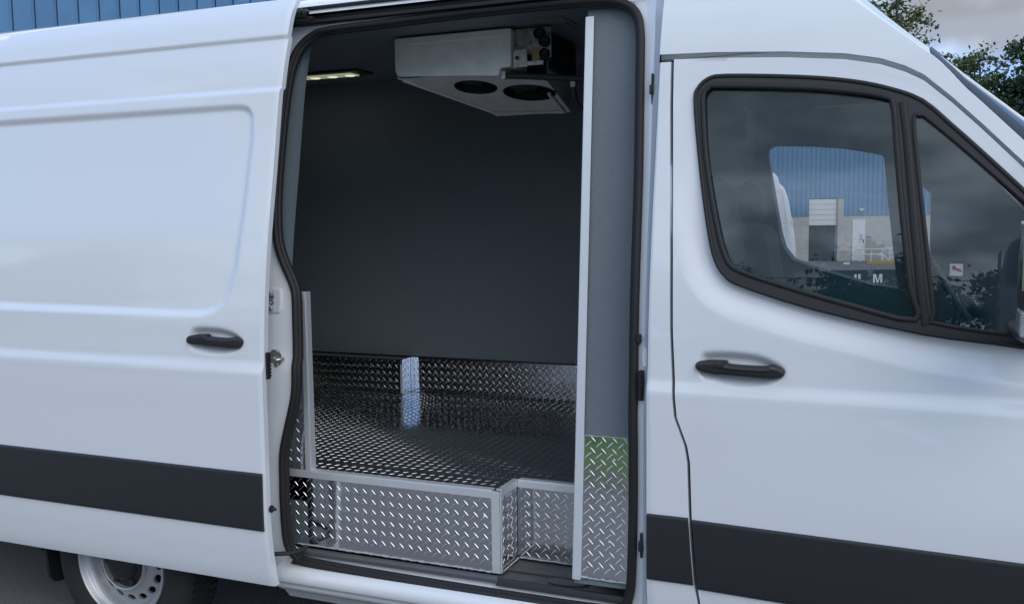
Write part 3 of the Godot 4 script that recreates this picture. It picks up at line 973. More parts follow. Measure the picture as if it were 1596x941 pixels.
func build_mirror() -> void:
	var hs := MB.new()
	hs.grid(24, 30, func(u: float, w: float) -> Vector3:
		var a := TAU * u
		var t := PI * w
		var e := Vector2(cos(a), sin(a))
		e = Vector2(signf(e.x) * pow(absf(e.x), 0.65), signf(e.y) * pow(absf(e.y), 0.65))
		var r := pow(sin(t), 0.45)
		return Vector3(0.310 + 0.085 * e.x * r, 1.545 + 0.155 * -signf(cos(t)) * pow(absf(cos(t)), 0.75), 0.20 + 0.12 * e.y * r))
	var hm := put("door_mirror", hs, M.plastic_trim, van)
	var lens := MB.new()
	lens.box(Vector3(0.248, 1.442, 0.235), Vector3(0.05, 0.062, 0.10), 0.008)
	var ln := put("indicator_lens", lens, M.lens, hm)
	for k in 9:
		bar("lens_rib", ln, Vector3(0.248, 1.418 + k * 0.006, 0.286), Vector3(0.044, 0.0025, 0.003), M.lens, 0.0008)
	var arm := MB.new()
	arm.tube([Vector3(0.27, 1.40, -0.03), Vector3(0.275, 1.395, 0.06), Vector3(0.29, 1.40, 0.16)], [0.05, 0.045, 0.04], 12, false, 0.6)
	put("mirror_arm", arm, M.plastic_trim, hm)
	var gl := MB.new()
	gl.box(Vector3(0.226, 1.60, 0.265), Vector3(0.004, 0.16, 0.07), 0.0015)
	put("mirror_glass", gl, M.mirror, hm)

# ---- load space ------------------------------------------------------------------------------------
const FL := 0.78

func build_load_space() -> void:
	var X := Vector3.RIGHT
	var Y := Vector3.UP
	var Z := Vector3.BACK
	# floor: one sheet, notched for the step
	var fl := plate("floor_plate", van, Vector3(-4.85, FL, -0.282), X, -Z, 4.05, 1.368)
	var fl2 := plate("floor_plate", van, Vector3(-4.85, FL, -0.132), X, -Z, 3.575, 0.150, Vector2(0.0, 0.0182))
	# walls
	var wl := MB.new()
	wl.box(Vector3(-2.83, 1.70, -1.685), Vector3(4.10, 1.46, 0.06), 0.0)
	var far := put("far_wall_liner", wl, M.liner, van)
	plate("kick_plate", far, Vector3(-2.44, FL + 0.002, -1.648), X, Y, 1.64, 0.183)
	var wb := MB.new()
	wb.box(Vector3(-2.98, FL + 0.0905, -1.61), Vector3(1.07, 0.181, 0.092), 0.001)
	var wbox := put("wheel_box", wb, M.liner, van)
	plate("side_plate", wbox, Vector3(-3.50, FL + 0.002, -1.560), X, Y, 1.058, 0.181)
	plate("end_plate", wbox, Vector3(-2.441, FL + 0.002, -1.560), -Z, Y, 0.086, 0.181, Vector2(0.01, 0.0))
	bar("corner_trim", wbox, Vector3(-2.447, FL + 0.082, -1.5575), Vector3(0.010, 0.156, 0.004), M.trim, 0.001)
	plate("kick_plate", van, Vector3(-4.85, FL + 0.002, -1.648), X, Y, 1.34, 0.183)
	bar("ceiling_liner", van, Vector3(-2.83, 2.43, -0.985), Vector3(4.10, 0.05, 1.33), M.liner, 0.0)
	bar("front_wall_liner", van, Vector3(-0.778, 1.45, -0.99), Vector3(0.03, 1.95, 1.40), M.liner, 0.0)
	bar("rear_wall_liner", van, Vector3(-4.88, 1.60, -0.93), Vector3(0.05, 1.66, 1.55), M.liner, 0.0)
	# near wall behind the opening: liner stub, plate and trim
	var nw := MB.new()
	nw.grid(1, 40, func(u: float, w: float) -> Vector3:
		var y := lerpf(0.50, 2.41, w)
		var x1 := lookup([0.5, -2.045, 1.40, -2.045, 1.47, -2.118, 2.5, -2.118], y)
		return Vector3(lerpf(-4.85, x1, u), y, minf(zs(y) - 0.105, -0.13)))
	nw.grid(1, 40, func(u: float, w: float) -> Vector3:
		var y := lerpf(0.50, 2.41, w)
		var x1 := lookup([0.5, -2.045, 1.40, -2.045, 1.47, -2.118, 2.5, -2.118], y)
		return Vector3(x1, y, minf(zs(y) - 0.105, -0.13) - 0.04 * u))
	var near := put("near_wall_liner", nw, M.liner, van)
	plate("side_plate", near, Vector3(-2.23, 0.786, -0.1255), X, Y, 0.185, 0.225, Vector2(0.008, 0.0))
	bar("edge_trim", near, Vector3(-2.034, 1.112, -0.130), Vector3(0.022, 0.655, 0.008), M.trim, 0.0015)
	bar("edge_trim", near, Vector3(-2.024, 1.112, -0.146), Vector3(0.003, 0.655, 0.028), M.trim, 0.001)
	# front liner panel with its plate and bright edge
	var base := Vector3(-0.998, 0.53, -0.092)
	var tilt := Vector3(-0.0135, 1.85, -0.218).normalized()
	var nrm := X.cross(tilt).normalized()
	var rt := tilt.cross(nrm)
	var bsz := Basis(rt, tilt, nrm)
	var pn := MB.new()
	pn.box(base + rt * 0.104 + tilt * 0.92 - nrm * 0.02, Vector3(0.204, 1.86, 0.036), 0.0, bsz)
	var panel := put("front_liner_panel", pn, M.liner, van)
	var po := base + rt * 0.014 + tilt * 0.015 + nrm * 0.0035
	var pp := plate("kick_plate", panel, po, rt, tilt, 0.188, 0.452, Vector2(0.006, 0.004))
	for q in [[0.115, 0.38], [0.105, 0.12]]: rivet(pp, po + rt * q[0] + tilt * q[1] + nrm * 0.001, nrm)
	bead(pp, po + tilt * 0.452, po + tilt * 0.452 + rt * 0.18, 0.0022)
	bead(pp, po + Vector3(0, -0.002, 0.002), po + rt * 0.185 + Vector3(0, -0.004, 0.002), 0.0042)
	bar("edge_trim", panel, base + rt * 0.0125 + tilt * 0.915 + nrm * 0.0055, Vector3(0.027, 1.825, 0.003), M.trim, 0.0008, bsz)
	bar("edge_trim", panel, base - rt * 0.002 + tilt * 0.915 - nrm * 0.010, Vector3(0.003, 1.825, 0.030), M.trim, 0.0008, bsz)
	# step box
	var sbm := MB.new()
	sbm.box(Vector3(-3.05, 0.635, -0.80), Vector3(3.55, 0.278, 1.332), 0.0)
	sbm.box(Vector3(-1.03, 0.635, -0.88), Vector3(0.48, 0.278, 1.19), 0.0)
	var step := put("step_box", sbm, M.liner, van)
	var fp := plate("front_plate", step, Vector3(-2.14, 0.502, -0.130), X, Y, 0.866, 0.276, Vector2(0.012, 0.008))
	for q in [[-1.60, 0.64], [-1.33, 0.69]]: rivet(fp, Vector3(q[0], q[1], -0.129), Z)
	plate("side_plate", step, Vector3(-1.2715, 0.502, -0.1305), -Z, Y, 0.150, 0.276, Vector2(0.010, 0.012))
	plate("notch_plate", step, Vector3(-1.2705, 0.508, -0.281), X, Y, 0.300, 0.270, Vector2(0.004, 0.01))
	bar("top_trim", step, Vector3(-1.72, 0.769, -0.1275), Vector3(0.84, 0.026, 0.003), M.trim, 0.001)
	bar("top_trim", step, Vector3(-1.72, 0.7835, -0.1425), Vector3(0.84, 0.003, 0.030), M.trim, 0.001)
	bar("corner_trim", step, Vector3(-1.2865, 0.640, -0.1270), Vector3(0.030, 0.284, 0.004), M.trim, 0.001)
	bar("corner_trim", step, Vector3(-1.2685, 0.640, -0.1340), Vector3(0.004, 0.284, 0.012), M.trim, 0.001)
	bar("top_trim", step, Vector3(-1.2685, 0.772, -0.212), Vector3(0.003, 0.024, 0.145), M.trim, 0.001)
	bar("top_trim", step, Vector3(-1.277, 0.7835, -0.212), Vector3(0.020, 0.003, 0.150), M.trim, 0.001)
	bar("top_trim", step, Vector3(-1.118, 0.770, -0.2785), Vector3(0.296, 0.026, 0.003), M.trim, 0.001)
	bar("top_trim", step, Vector3(-1.118, 0.7835, -0.292), Vector3(0.296, 0.003, 0.028), M.trim, 0.001)
	bead(step, Vector3(-2.09, 0.503, -0.127), Vector3(-1.30, 0.500, -0.127), 0.0036)
	bead(step, Vector3(-1.262, 0.506, -0.276), Vector3(-0.99, 0.506, -0.276), 0.0035)
	bead(step, Vector3(-1.265, 0.504, -0.14), Vector3(-1.265, 0.505, -0.27), 0.0035)
	# step tread and lower track
	var tr := MB.new()
	var tp := [[0.500, -0.30], [0.498, -0.20], [0.502, -0.19], [0.502, -0.165], [0.496, -0.160], [0.494, -0.105], [0.488, -0.098], [0.470, -0.094]]
	tr.grid(30, 7, func(u: float, w: float) -> Vector3:
		var k := int(round(w * 7.0))
		return Vector3(lerpf(-1.275, -0.765, u), tp[k][0], tp[k][1]))
	put("step_tread", tr, M.plastic, van)
	var pad := MB.new()
	pad.prism(smooth_loop(v2([-1.10, 0.150, -1.06, 0.172, -0.985, 0.178, -0.96, 0.16, -0.97, 0.13, -1.02, 0.112, -1.09, 0.115]), 4), func(_x, _y): return 0.0, 0.003, 0.002)
	var po2 := put("pressed_pad", pad, M.plastic, van)
	po2.transform = Transform3D(Basis(Vector3(1, 0, 0), Vector3(0, 0, -1), Vector3(0, 1, 0)), Vector3(0, 0.4965, 0.0))
	var lg := MB.new()
	lg.box(Vector3(-1.69, 0.484, -0.112), Vector3(0.84, 0.016, 0.036), 0.004)
	lg.box(Vector3(-1.69, 0.455, -0.122), Vector3(0.86, 0.05, 0.012), 0.002)
	put("sill_ledge", lg, M.grey_plastic, van)
	var tk := MB.new()
	tk.box(Vector3(-1.43, 0.440, -0.098), Vector3(1.32, 0.012, 0.05), 0.002)
	tk.box(Vector3(-1.43, 0.452, -0.0745), Vector3(1.30, 0.014, 0.010), 0.003)
	put("lower_track", tk, M.rubber, van)
	var ub := MB.new()
	ub.box(Vector3(-1.9, 0.40, -1.01), Vector3(6.0, 0.07, 1.70), 0.0)
	ub.box(Vector3(-1.9, 0.33, -0.42), Vector3(5.4, 0.12, 0.08), 0.01)
	ub.box(Vector3(-1.9, 0.33, -1.60), Vector3(5.4, 0.12, 0.08), 0.01)
	ub.tube([Vector3(-2.885, 0.345, -0.2), Vector3(-2.885, 0.345, -1.8)], 0.06, 12)
	put("underbody", ub, M.rubber, van)
	var mf := MB.new()
	mf.prism(smooth_loop(v2([-0.33, 0.62, -0.06, 0.62, -0.055, 0.30, -0.075, 0.215, -0.13, 0.195, -0.26, 0.195, -0.315, 0.215, -0.335, 0.30]), 3), func(_x, _y): return 0.0, 0.012, 0.003)
	var mo := put("mud_flap", mf, M.rubber, van)
	mo.transform = Transform3D(Basis(Vector3(0, 0, 1), Vector3(0, 1, 0), Vector3(1, 0, 0)), Vector3(-3.30, 0, 0))
	wheel(Vector3(-2.885, 0.345, -0.035), 1.0)
	wheel(Vector3(0.77, 0.345, -0.035), 1.0)
	wheel(Vector3(-2.885, 0.345, -1.985), -1.0)
	wheel(Vector3(0.77, 0.345, -1.985), -1.0)

func build_evaporator() -> void:
	var root := Node3D.new()
	root.name = "cooling_unit"
	van.add_child(root)
	root.set_meta("label", "off white evaporator cooling unit under the load space ceiling")
	# front cover, tapered a little, with a folded upper band
	var cv := MB.new()
	cv.prism(v2([-1.908, 2.386, -1.906, 2.395, -1.895, 2.398, -1.425, 2.398, -1.413, 2.395, -1.412, 2.385, -1.413, 2.266, -1.416, 2.258, -1.425, 2.255, -1.452, 2.254, -1.459, 2.248, -1.462, 2.232, -1.470, 2.226, -1.66, 2.238, -1.885, 2.250, -1.900, 2.256, -1.908, 2.275]), func(_x, _y): return -0.78, 0.165, 0.004)
	put("front_cover", cv, M.offwhite, root)
	bar("upper_band", root, Vector3(-1.66, 2.382, -0.615), Vector3(0.475, 0.026, 0.006), M.offwhite, 0.002)
	# underside shell with two fan openings
	var c1 := Vector2(-1.455, -0.905)
	var c2 := Vector2(-1.640, -0.79)
	var uf := func(u: float, w: float) -> Vector3:
		var z := lerpf(-0.63, -1.21, w)
		var x0 := lerpf(-1.905, -1.735, clampf(w / 0.93, 0.0, 1.0))
		var x1 := lerpf(-1.46, -1.365, clampf(w * 1.2, 0.0, 1.0)) if w < 0.5 else lerpf(-1.385, -1.375, w)
		if w < 0.25: x1 = lerpf(-1.46, -1.33, w / 0.25)
		else: x1 = lerpf(-1.33, -1.385, (w - 0.25) / 0.75)
		return Vector3(lerpf(x0, x1, u), 2.243 - 0.179 * (-0.63 - z), z)
	var us := MB.new()
	us.grid(110, 110, uf, func(p: Vector3) -> bool:
		return (Vector2(p.x, p.z) - c1).length() < 0.105 or (Vector2(p.x, p.z) - c2).length() < 0.085)
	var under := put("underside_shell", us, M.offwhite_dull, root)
	var rim := MB.new()
	var l := []
	var l2 := []
	for q in [[0.0, 0.0], [0.0, 0.93], [0.0, 1.0], [1.0, 1.0], [1.0, 0.6], [1.0, 0.25]]:
		var p: Vector3 = uf.call(q[0], q[1])
		l.append(p)
		l2.append(Vector3(p.x, 2.40, p.z))
	rim.strip(l, l2)
	var ledge := []
	for q in [[0.06, 0.0], [0.10, 0.88], [0.94, 0.94], [0.94, 0.5]]: ledge.append(uf.call(q[0], q[1]) + Vector3(0, -0.006, 0))
	rim.tube(ledge, 0.008, 6)
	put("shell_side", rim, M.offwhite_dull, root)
	for q in [[c1, 0.105], [c2, 0.085]]:
		var c: Vector2 = q[0]
		var r: float = q[1]
		var y := 2.243 - 0.179 * (-0.63 - c.y)
		var fr := MB.new()
		var tilt := Basis(Vector3.RIGHT, PI / 2 - 0.177)
		fr.lathe([Vector2(r + 0.006, -0.004), Vector2(r, 0.004), Vector2(r - 0.003, -0.05)], 40, Transform3D(tilt, Vector3(c.x, y, c.y)))
		var fo := put("fan_ring", fr, M.rubber, root)
		var fb := MB.new()
		fb.lathe([Vector2(0.034, -0.06), Vector2(0.034, -0.02), Vector2(0.0001, -0.018)], 20, Transform3D(tilt, Vector3(c.x, y, c.y)))
		for k in 7:
			var a := TAU * k / 7.0
			var rb := tilt * Basis(Vector3(0, 0, 1), a) * Basis(Vector3(1, 0, 0), 0.5)
			fb.box(Vector3(c.x, y + 0.03, c.y) + tilt * (Basis(Vector3(0, 0, 1), a) * Vector3(r * 0.6, 0, 0)), Vector3(r * 0.75, 0.05, 0.003), 0.0, rb)
		put("fan_blades", fb, M.rubber, fo)
		var bk := MB.new()
		bk.lathe([Vector2(r, -0.05), Vector2(0.0001, -0.05)], 30, Transform3D(tilt, Vector3(c.x, y + 0.03, c.y)))
		put("fan_back", bk, M.rubber, fo)
	# bracket, pipe ends and hoses at the right end
	bar("end_plate", root, Vector3(-1.338, 2.348, -0.650), Vector3(0.148, 0.095, 0.004), M.dull_metal, 0.001)
	bar("bracket", root, Vector3(-1.381, 2.285, -0.630), Vector3(0.056, 0.064, 0.005), M.zinc_dull, 0.0015)
	bar("bracket", root, Vector3(-1.335, 2.265, -0.632), Vector3(0.092, 0.016, 0.006), M.zinc_dull, 0.002)
	bar("copper_stub", root, Vector3(-1.325, 2.300, -0.652), Vector3(0.035, 0.05, 0.01), M.copper, 0.003)
	bar("pipe_plate", root, Vector3(-1.285, 2.322, -0.646), Vector3(0.044, 0.075, 0.005), M.zinc_dull, 0.002)
	for q in [[-1.306, 2.371, 0.021], [-1.286, 2.341, 0.021], [-1.286, 2.297, 0.019]]:
		var pc := MB.new()
		pc.lathe([Vector2(q[2], -0.04), Vector2(q[2], 0.018), Vector2(q[2] - 0.004, 0.022), Vector2(q[2] - 0.006, 0.010), Vector2(0.0001, 0.008)], 24, Transform3D(Basis(), Vector3(q[0], q[1], -0.645)))
		put("hose_end", pc, M.rubber, root)
	var sc := MB.new()
	sc.lathe([Vector2(0.008, 0.0), Vector2(0.008, 0.004), Vector2(0.0001, 0.005)], 6, Transform3D(Basis(), Vector3(-1.392, 2.287, -0.627)))
	put("bolt", sc, M.black_metal, root)
	var hz := MB.new()
	hz.tube([Vector3(-1.445, 2.226, -0.630), Vector3(-1.40, 2.222, -0.630), Vector3(-1.25, 2.208, -0.64), Vector3(-1.05, 2.19, -0.66), Vector3(-0.80, 2.18, -0.70)], 0.012, 10)
	put("hose", hz, M.rubber, root)
	bar("hose_clamp", root, Vector3(-1.446, 2.226, -0.628), Vector3(0.018, 0.032, 0.026), M.zinc_dull, 0.004)
	var dh := MB.new()
	dh.tube([Vector3(-1.180, 2.20, -0.66), Vector3(-1.180, 2.165, -0.655), Vector3(-1.177, 2.125, -0.66), Vector3(-1.160, 2.095, -0.67), Vector3(-1.12, 2.08, -0.70), Vector3(-1.0, 2.07, -0.80)], 0.010, 10)
	put("drain_hose", dh, M.rubber, root)
	bar("drain_fitting", root, Vector3(-1.180, 2.183, -0.655), Vector3(0.022, 0.030, 0.022), M.dull_metal, 0.005)
	bar("rear_housing", root, Vector3(-1.52, 2.33, -0.95), Vector3(0.40, 0.13, 0.30), M.rubber, 0.01)
	# smear of grey sealant on the ceiling
	var sm := MB.new()
	sm.prism(v2([-1.29, 0.53, -1.25, 0.525, -1.20, 0.545, -1.17, 0.55, -1.19, 0.58, -1.165, 0.61, -1.185, 0.615, -1.175, 0.70, -1.195, 0.64, -1.205, 0.62, -1.20, 0.80, -1.222, 0.66, -1.235, 0.62, -1.25, 0.70, -1.262, 0.63, -1.285, 0.62, -1.30, 0.57]), func(_x, _y): return 0.0, 0.003, 0.001)
	var so := put("sealant_smear", sm, M.smear, van)
	so.transform = Transform3D(Basis(Vector3(1, 0, 0), Vector3(0, 0, -1), Vector3(0, -1, 0)), Vector3(0, 2.4045, 0))
	# ceiling lamp
	var lf := MB.new()
	lf.box(Vector3(-2.85, 2.400, -1.32), Vector3(0.76, 0.012, 0.15), 0.005)
	var lamp := put("ceiling_lamp", lf, M.black_metal, van)
	bar("reflector", lamp, Vector3(-2.87, 2.3935, -1.33), Vector3(0.68, 0.003, 0.10), M.mirror, 0.001)
	var df := bar("diffuser", lamp, Vector3(-2.87, 2.3895, -1.335), Vector3(0.67, 0.005, 0.075), M.diffuser, 0.002)
	for k in 7:
		var ld := MB.new()
		ld.lathe([Vector2(0.026, 0.0), Vector2(0.020, 0.003), Vector2(0.0001, 0.004)], 16, Transform3D(Basis(Vector3.RIGHT, PI / 2), Vector3(-3.165 + k * 0.1, 2.3868, -1.335)))
		put("led", ld, M.led, df)
	var al := AreaLight3D.new()
	al.name = "lamp_light"
	al.area_size = Vector2(0.66, 0.07)
	al.light_energy = 0.012
	al.light_color = Color(1.0, 0.99, 0.94)
	al.shadow_enabled = true
	lamp.add_child(al)
	al.position = Vector3(-2.87, 2.378, -1.335)
	al.rotation_degrees = Vector3(-90, 0, 0)

# ---- surroundings ----------------------------------------------------------------------------------
func ground_y(z: float) -> float:
	if z > -5.0: return 0.0
	return -0.0221 * (minf(-z, 60.0) - 5.0)

func sheet(x0: float, x1: float, zz: Array, dy: float) -> MB:
	var mb := MB.new()
	for k in zz.size() - 1:
		var a: float = zz[k]
		var b: float = zz[k + 1]
		mb.quad(Vector3(x0, ground_y(a) + dy, a), Vector3(x0, ground_y(b) + dy, b), Vector3(x1, ground_y(b) + dy, b), Vector3(x1, ground_y(a) + dy, a))
	for i in mb.n.size():
		if mb.n[i].y < 0: mb.n[i] = -mb.n[i]
	return mb

func leaf_crown(r: RandomNumberGenerator, centre: Vector3, rad: Vector3, clumps: int, per: int, size: float) -> MB:
	var mb := MB.new()
	for c in clumps:
		var d := Vector3(r.randfn(), r.randfn(), r.randfn()).normalized()
		var cc := centre + d * rad * pow(r.randf(), 0.45)
		var cr := rad.x * r.randf_range(0.13, 0.30)
		for k in per:
			var e := Vector3(r.randfn(), r.randfn() * 0.8, r.randfn()) * 0.5
			var p := cc + e * cr
			var nn := (Vector3(r.randfn(), r.randfn() + 0.6, r.randfn())).normalized()
			var t := nn.cross(Vector3(r.randfn(), r.randfn(), r.randfn())).normalized()
			var b := nn.cross(t)
			var s := size * r.randf_range(0.55, 1.2)
			var q := mb.v.size()
			for w in [p - t * s * 0.55, p - b * s * 0.30 - nn * s * 0.06, p + t * s * 0.55, p + b * s * 0.30 - nn * s * 0.06]:
				mb.v.append(w); mb.n.append(nn)
			for w in [q, q + 1, q + 2, q, q + 2, q + 3]: mb.ix.append(w)
	return mb

func tree(called: String, at: Vector3, crown_at: float, rad: Vector3, clumps: int, per: int, size: float, leaf: Material, seed_: int, label: String, group := "") -> Node3D:
	var r := RandomNumberGenerator.new()
	r.seed = seed_
	var o := thing(called, at, label, "tree", group)
	var tm := MB.new()
	var top := Vector3(r.randf_range(-0.3, 0.3), crown_at + rad.y * 0.4, r.randf_range(-0.3, 0.3))
	var path := []
	var rr := []
	for k in 7:
		var t := k / 6.0
		path.append(Vector3(top.x * t + r.randf_range(-0.1, 0.1) * t, top.y * t, top.z * t))
		rr.append(lerpf(rad.x * 0.075, rad.x * 0.02, t))
	tm.tube(path, rr, 8)
	for k in 9:
		var b: Vector3 = path[2 + k % 4]
		var a := r.randf() * TAU
		var e := Vector3(cos(a) * rad.x * 0.75, crown_at + rad.y * r.randf_range(-0.5, 0.6), sin(a) * rad.z * 0.75)
		tm.tube([b, b.lerp(e, 0.5) + Vector3(0, 0.2, 0), e], [rad.x * 0.03, rad.x * 0.018, rad.x * 0.006], 6)
	put("trunk", tm, M.bark, o)
	put("crown", leaf_crown(r, Vector3(0, crown_at, 0), rad, clumps, per, size), leaf, o)
	return o

func build_near_warehouse() -> void:
	var d := Vector3(0.515, 0, -0.857)
	var nn := Vector3(0.857, 0, 0.515)
	var o := thing("blue_warehouse", Vector3(-12.363, 0, -7.787), "blue ribbed metal warehouse rising behind the rear of the van", "building")
	o.basis = Basis(d, Vector3.UP, nn)
	bar("base_wall", o, Vector3(3.6, 0.3, -0.10), Vector3(13.0, 1.8, 0.16), M.beige, 0.0)
	bar("body", o, Vector3(3.6, 3.4, -3.3), Vector3(12.9, 6.4, 6.0), M.blue, 0.0)
	var pm := MB.new()
	var w := 0.305
	var prof := [[0.0, -0.06], [0.0, 0.0], [0.250, 0.0], [0.253, 0.010], [0.266, 0.010], [0.269, 0.0], [0.282, 0.0], [0.282, -0.06], [0.305, -0.06]]
	for k in 8:
		pm.quad(Vector3(prof[k][0], 1.2, prof[k][1]), Vector3(prof[k + 1][0], 1.2, prof[k + 1][1]), Vector3(prof[k + 1][0], 6.6, prof[k + 1][1]), Vector3(prof[k][0], 6.6, prof[k][1]))
	var m := pm.mesh()
	for k in 41:
		var p := put("wall_panel", m, M.blue if k % 3 != 1 else M.blue2, o)
		p.position = Vector3(-2.745 + k * w, 0, 0)

func build_far_warehouse() -> void:
	var o := thing("loading_warehouse", Vector3(-4.99, -0.95, -47.5), "blue and beige warehouse with roller door seen through the cab windows", "building")
	var r := Vector3(0.922, 0, -0.387).normalized()
	o.basis = Basis(r, Vector3.UP, Vector3(0.387, 0, 0.922).normalized())
	var H := 7.6
	bar("base_wall", o, Vector3(-15.0, 1.11, -0.15), Vector3(30.0, 2.26, 0.3), M.beige, 0.0)
	bar("base_wall", o, Vector3(1.555, 1.55, -0.10), Vector3(0.29, 3.14, 0.42), M.beige, 0.0)
	bar("base_wall", o, Vector3(3.886, 1.11, -0.15), Vector3(4.368, 2.26, 0.3), M.beige, 0.0)
	bar("upper_wall", o, Vector3(-15.0, 4.93, -0.16), Vector3(30.0, 5.34, 0.3), M.blue, 0.0)
	bar("upper_wall", o, Vector3(3.886, 4.93, -0.16), Vector3(4.368, 5.34, 0.3), M.blue, 0.0)
	bar("upper_wall", o, Vector3(0.851, 5.37, -0.16), Vector3(1.70, 4.46, 0.3), M.blue, 0.0)
	bar("rear_wall", o, Vector3(-12.0, 3.8, -14.0), Vector3(36.0, H, 0.3), M.blue, 0.0)
	bar("side_wall", o, Vector3(5.9, 3.8, -7.1), Vector3(0.3, H, 13.6), M.blue, 0.0)
	bar("roof_slab", o, Vector3(-12.0, H + 0.1, -7.0), Vector3(36.6, 0.2, 14.6), M.grey_plastic, 0.0)
	var rb := MB.new()
	for k in range(-50, 26):
		var x := k * 0.237 + 0.1
		var y0 := 2.24
		if x > 0.0 and x < 1.72: y0 = 3.14
		rb.box(Vector3(x, (y0 + H) * 0.5, 0.005), Vector3(0.045, H - y0, 0.04), 0.0)
	var ribs := put("wall_ribs", rb, M.blue2, o)
	ribs.set_meta("kind", "stuff")
	var rd := Node3D.new()
	rd.name = "roller_door"
	o.add_child(rd)
	for k in 5: bar("door_slat", rd, Vector3(0.705, 1.93 + k * 0.262, -0.06), Vector3(1.38, 0.25, 0.04), M.white_wall, 0.01)
	bar("dark_interior", o, Vector3(0.705, 0.9, -1.2), Vector3(1.9, 1.9, 0.1), M.dark_trim, 0.0)
	var dr := bar("steel_door", o, Vector3(2.49, 1.04, 0.02), Vector3(0.64, 2.08, 0.06), M.white_wall, 0.01)
	for k in 4:
		bar("door_notice", dr, Vector3(2.60, 1.30 - k * 0.08, 0.054), Vector3([0.20, 0.16, 0.10, 0.14][k], 0.035, 0.004), M.blue2, 0.0)
	bar("door_lock", dr, Vector3(2.72, 0.98, 0.06), Vector3(0.05, 0.16, 0.04), M.rubber, 0.0)
	var wl := MB.new()
	wl.box(Vector3(2.55, 2.55, 0.12), Vector3(0.16, 0.10, 0.2), 0.02)
	wl.tube([Vector3(2.60, 2.55, 0.02), Vector3(2.70, 2.60, 0.10)], 0.03, 8)
	put("wall_lamp", wl, M.white_wall, o)
	var hr := thing("handrail", o.position, "pale tubular handrail in front of the white warehouse door", "handrail")
	hr.basis = o.basis
	for y in [0.62, 0.36]:
		var t := MB.new()
		t.tube([Vector3(2.25, y, 0.9), Vector3(3.35, y, 0.9), Vector3(3.72, y - 0.30, 0.9)], 0.03, 8)
		t.tube([Vector3(3.35, y + 0.02, 0.7), Vector3(4.3, y + 0.02, 0.7)], 0.03, 8)
		put("rail", t, M.white_wall, hr)
	for x in [2.25, 2.8, 3.35, 3.72, 4.3]:
		bar("post", hr, Vector3(x, 0.32, 0.9 if x < 3.8 else 0.7), Vector3(0.05, 0.66, 0.05), M.white_wall, 0.01)

func build_parked_van() -> void:
	var o := thing("parked_van", Vector3(-3.32, -0.30, -18.1), "white high roof van parked beyond, seen through the cab window", "van")
	o.rotation.y = 0.16
	var body := MB.new()
	var ring := []
	for k in 40:
		var t := k / 39.0
		var y := lerpf(0.40, 2.60, t)
		ring.append(Vector2(1.0 + zs(y), y))
	for k in 14:
		var a := PI * 0.5 * (k + 1) / 14.0
		ring.append(Vector2((1.0 + zs(2.56)) * cos(a), 2.60 + 0.30 * sin(a)))
	var full := []
	for p in ring: full.append(p)
	for k in range(ring.size() - 2, -1, -1): full.append(Vector2(-ring[k].x, ring[k].y))
	var row := func(sc: float, z: float) -> Array:
		var a := []
		for p in full: a.append(Vector3(p.x * sc, 1.5 + (p.y - 1.5) * sc, z))
		return a
	var rows := [row.call(0.90, 0.0), row.call(0.965, -0.012), row.call(0.99, -0.05), row.call(1.0, -0.12), row.call(1.0, -5.0)]
	for k in 4: body.strip(rows[k], rows[k + 1])
	var cap := PackedVector2Array()
	for p in rows[0]: cap.append(Vector2(p.x, p.y))
	var tt := Geometry2D.triangulate_polygon(cap)
	var s := body.v.size()
	for p in rows[0]:
		body.v.append(p); body.n.append(Vector3(0, 0, 1))
	for k in tt: body.ix.append(s + k)
	put("body", body, M.paint, o)
	for sx in [-1.0, 1.0]:
		var up := MB.new()
		up.prism(smooth_loop(v2([sx * 0.10, 1.72, sx * 0.76, 1.72, sx * 0.80, 1.76, sx * 0.72, 2.34, sx * 0.64, 2.42, sx * 0.10, 2.44]), 3), func(_x, _y): return -0.004, 0.014, 0.010)
		put("rear_window_panel", up, M.paint, o)
		var lw := MB.new()
		lw.prism(smooth_loop(v2([sx * 0.10, 0.62, sx * 0.78, 0.62, sx * 0.83, 0.68, sx * 0.80, 1.58, sx * 0.74, 1.63, sx * 0.10, 1.63]), 3), func(_x, _y): return -0.004, 0.014, 0.010)
		put("rear_door_panel", lw, M.paint, o)
		for y in [0.8, 1.72]: bar("hinge", o, Vector3(sx * (0.975 + zs(y)), y, -0.03), Vector3(0.06, 0.12, 0.06), M.paint, 0.01)
		bar("tail_light", o, Vector3(sx * 0.90, 0.62, 0.0), Vector3(0.10, 0.30, 0.05), M.red_print, 0.015)
		var wm := MB.new()
		wm.lathe([Vector2(0.18, -0.1), Vector2(0.34, -0.1), Vector2(0.345, 0.0), Vector2(0.34, 0.1), Vector2(0.18, 0.1)], 24, Transform3D(Basis(Vector3.UP, PI / 2), Vector3(sx * 0.85, 0.30, -1.3)))
		put("wheel", wm, M.tyre, o)
	bar("bumper", o, Vector3(0, 0.42, -0.04), Vector3(1.86, 0.16, 0.16), M.strip, 0.03)
	bar("centre_seam", o, Vector3(0, 1.5, 0.001), Vector3(0.012, 1.9, 0.006), M.rubber, 0.0)

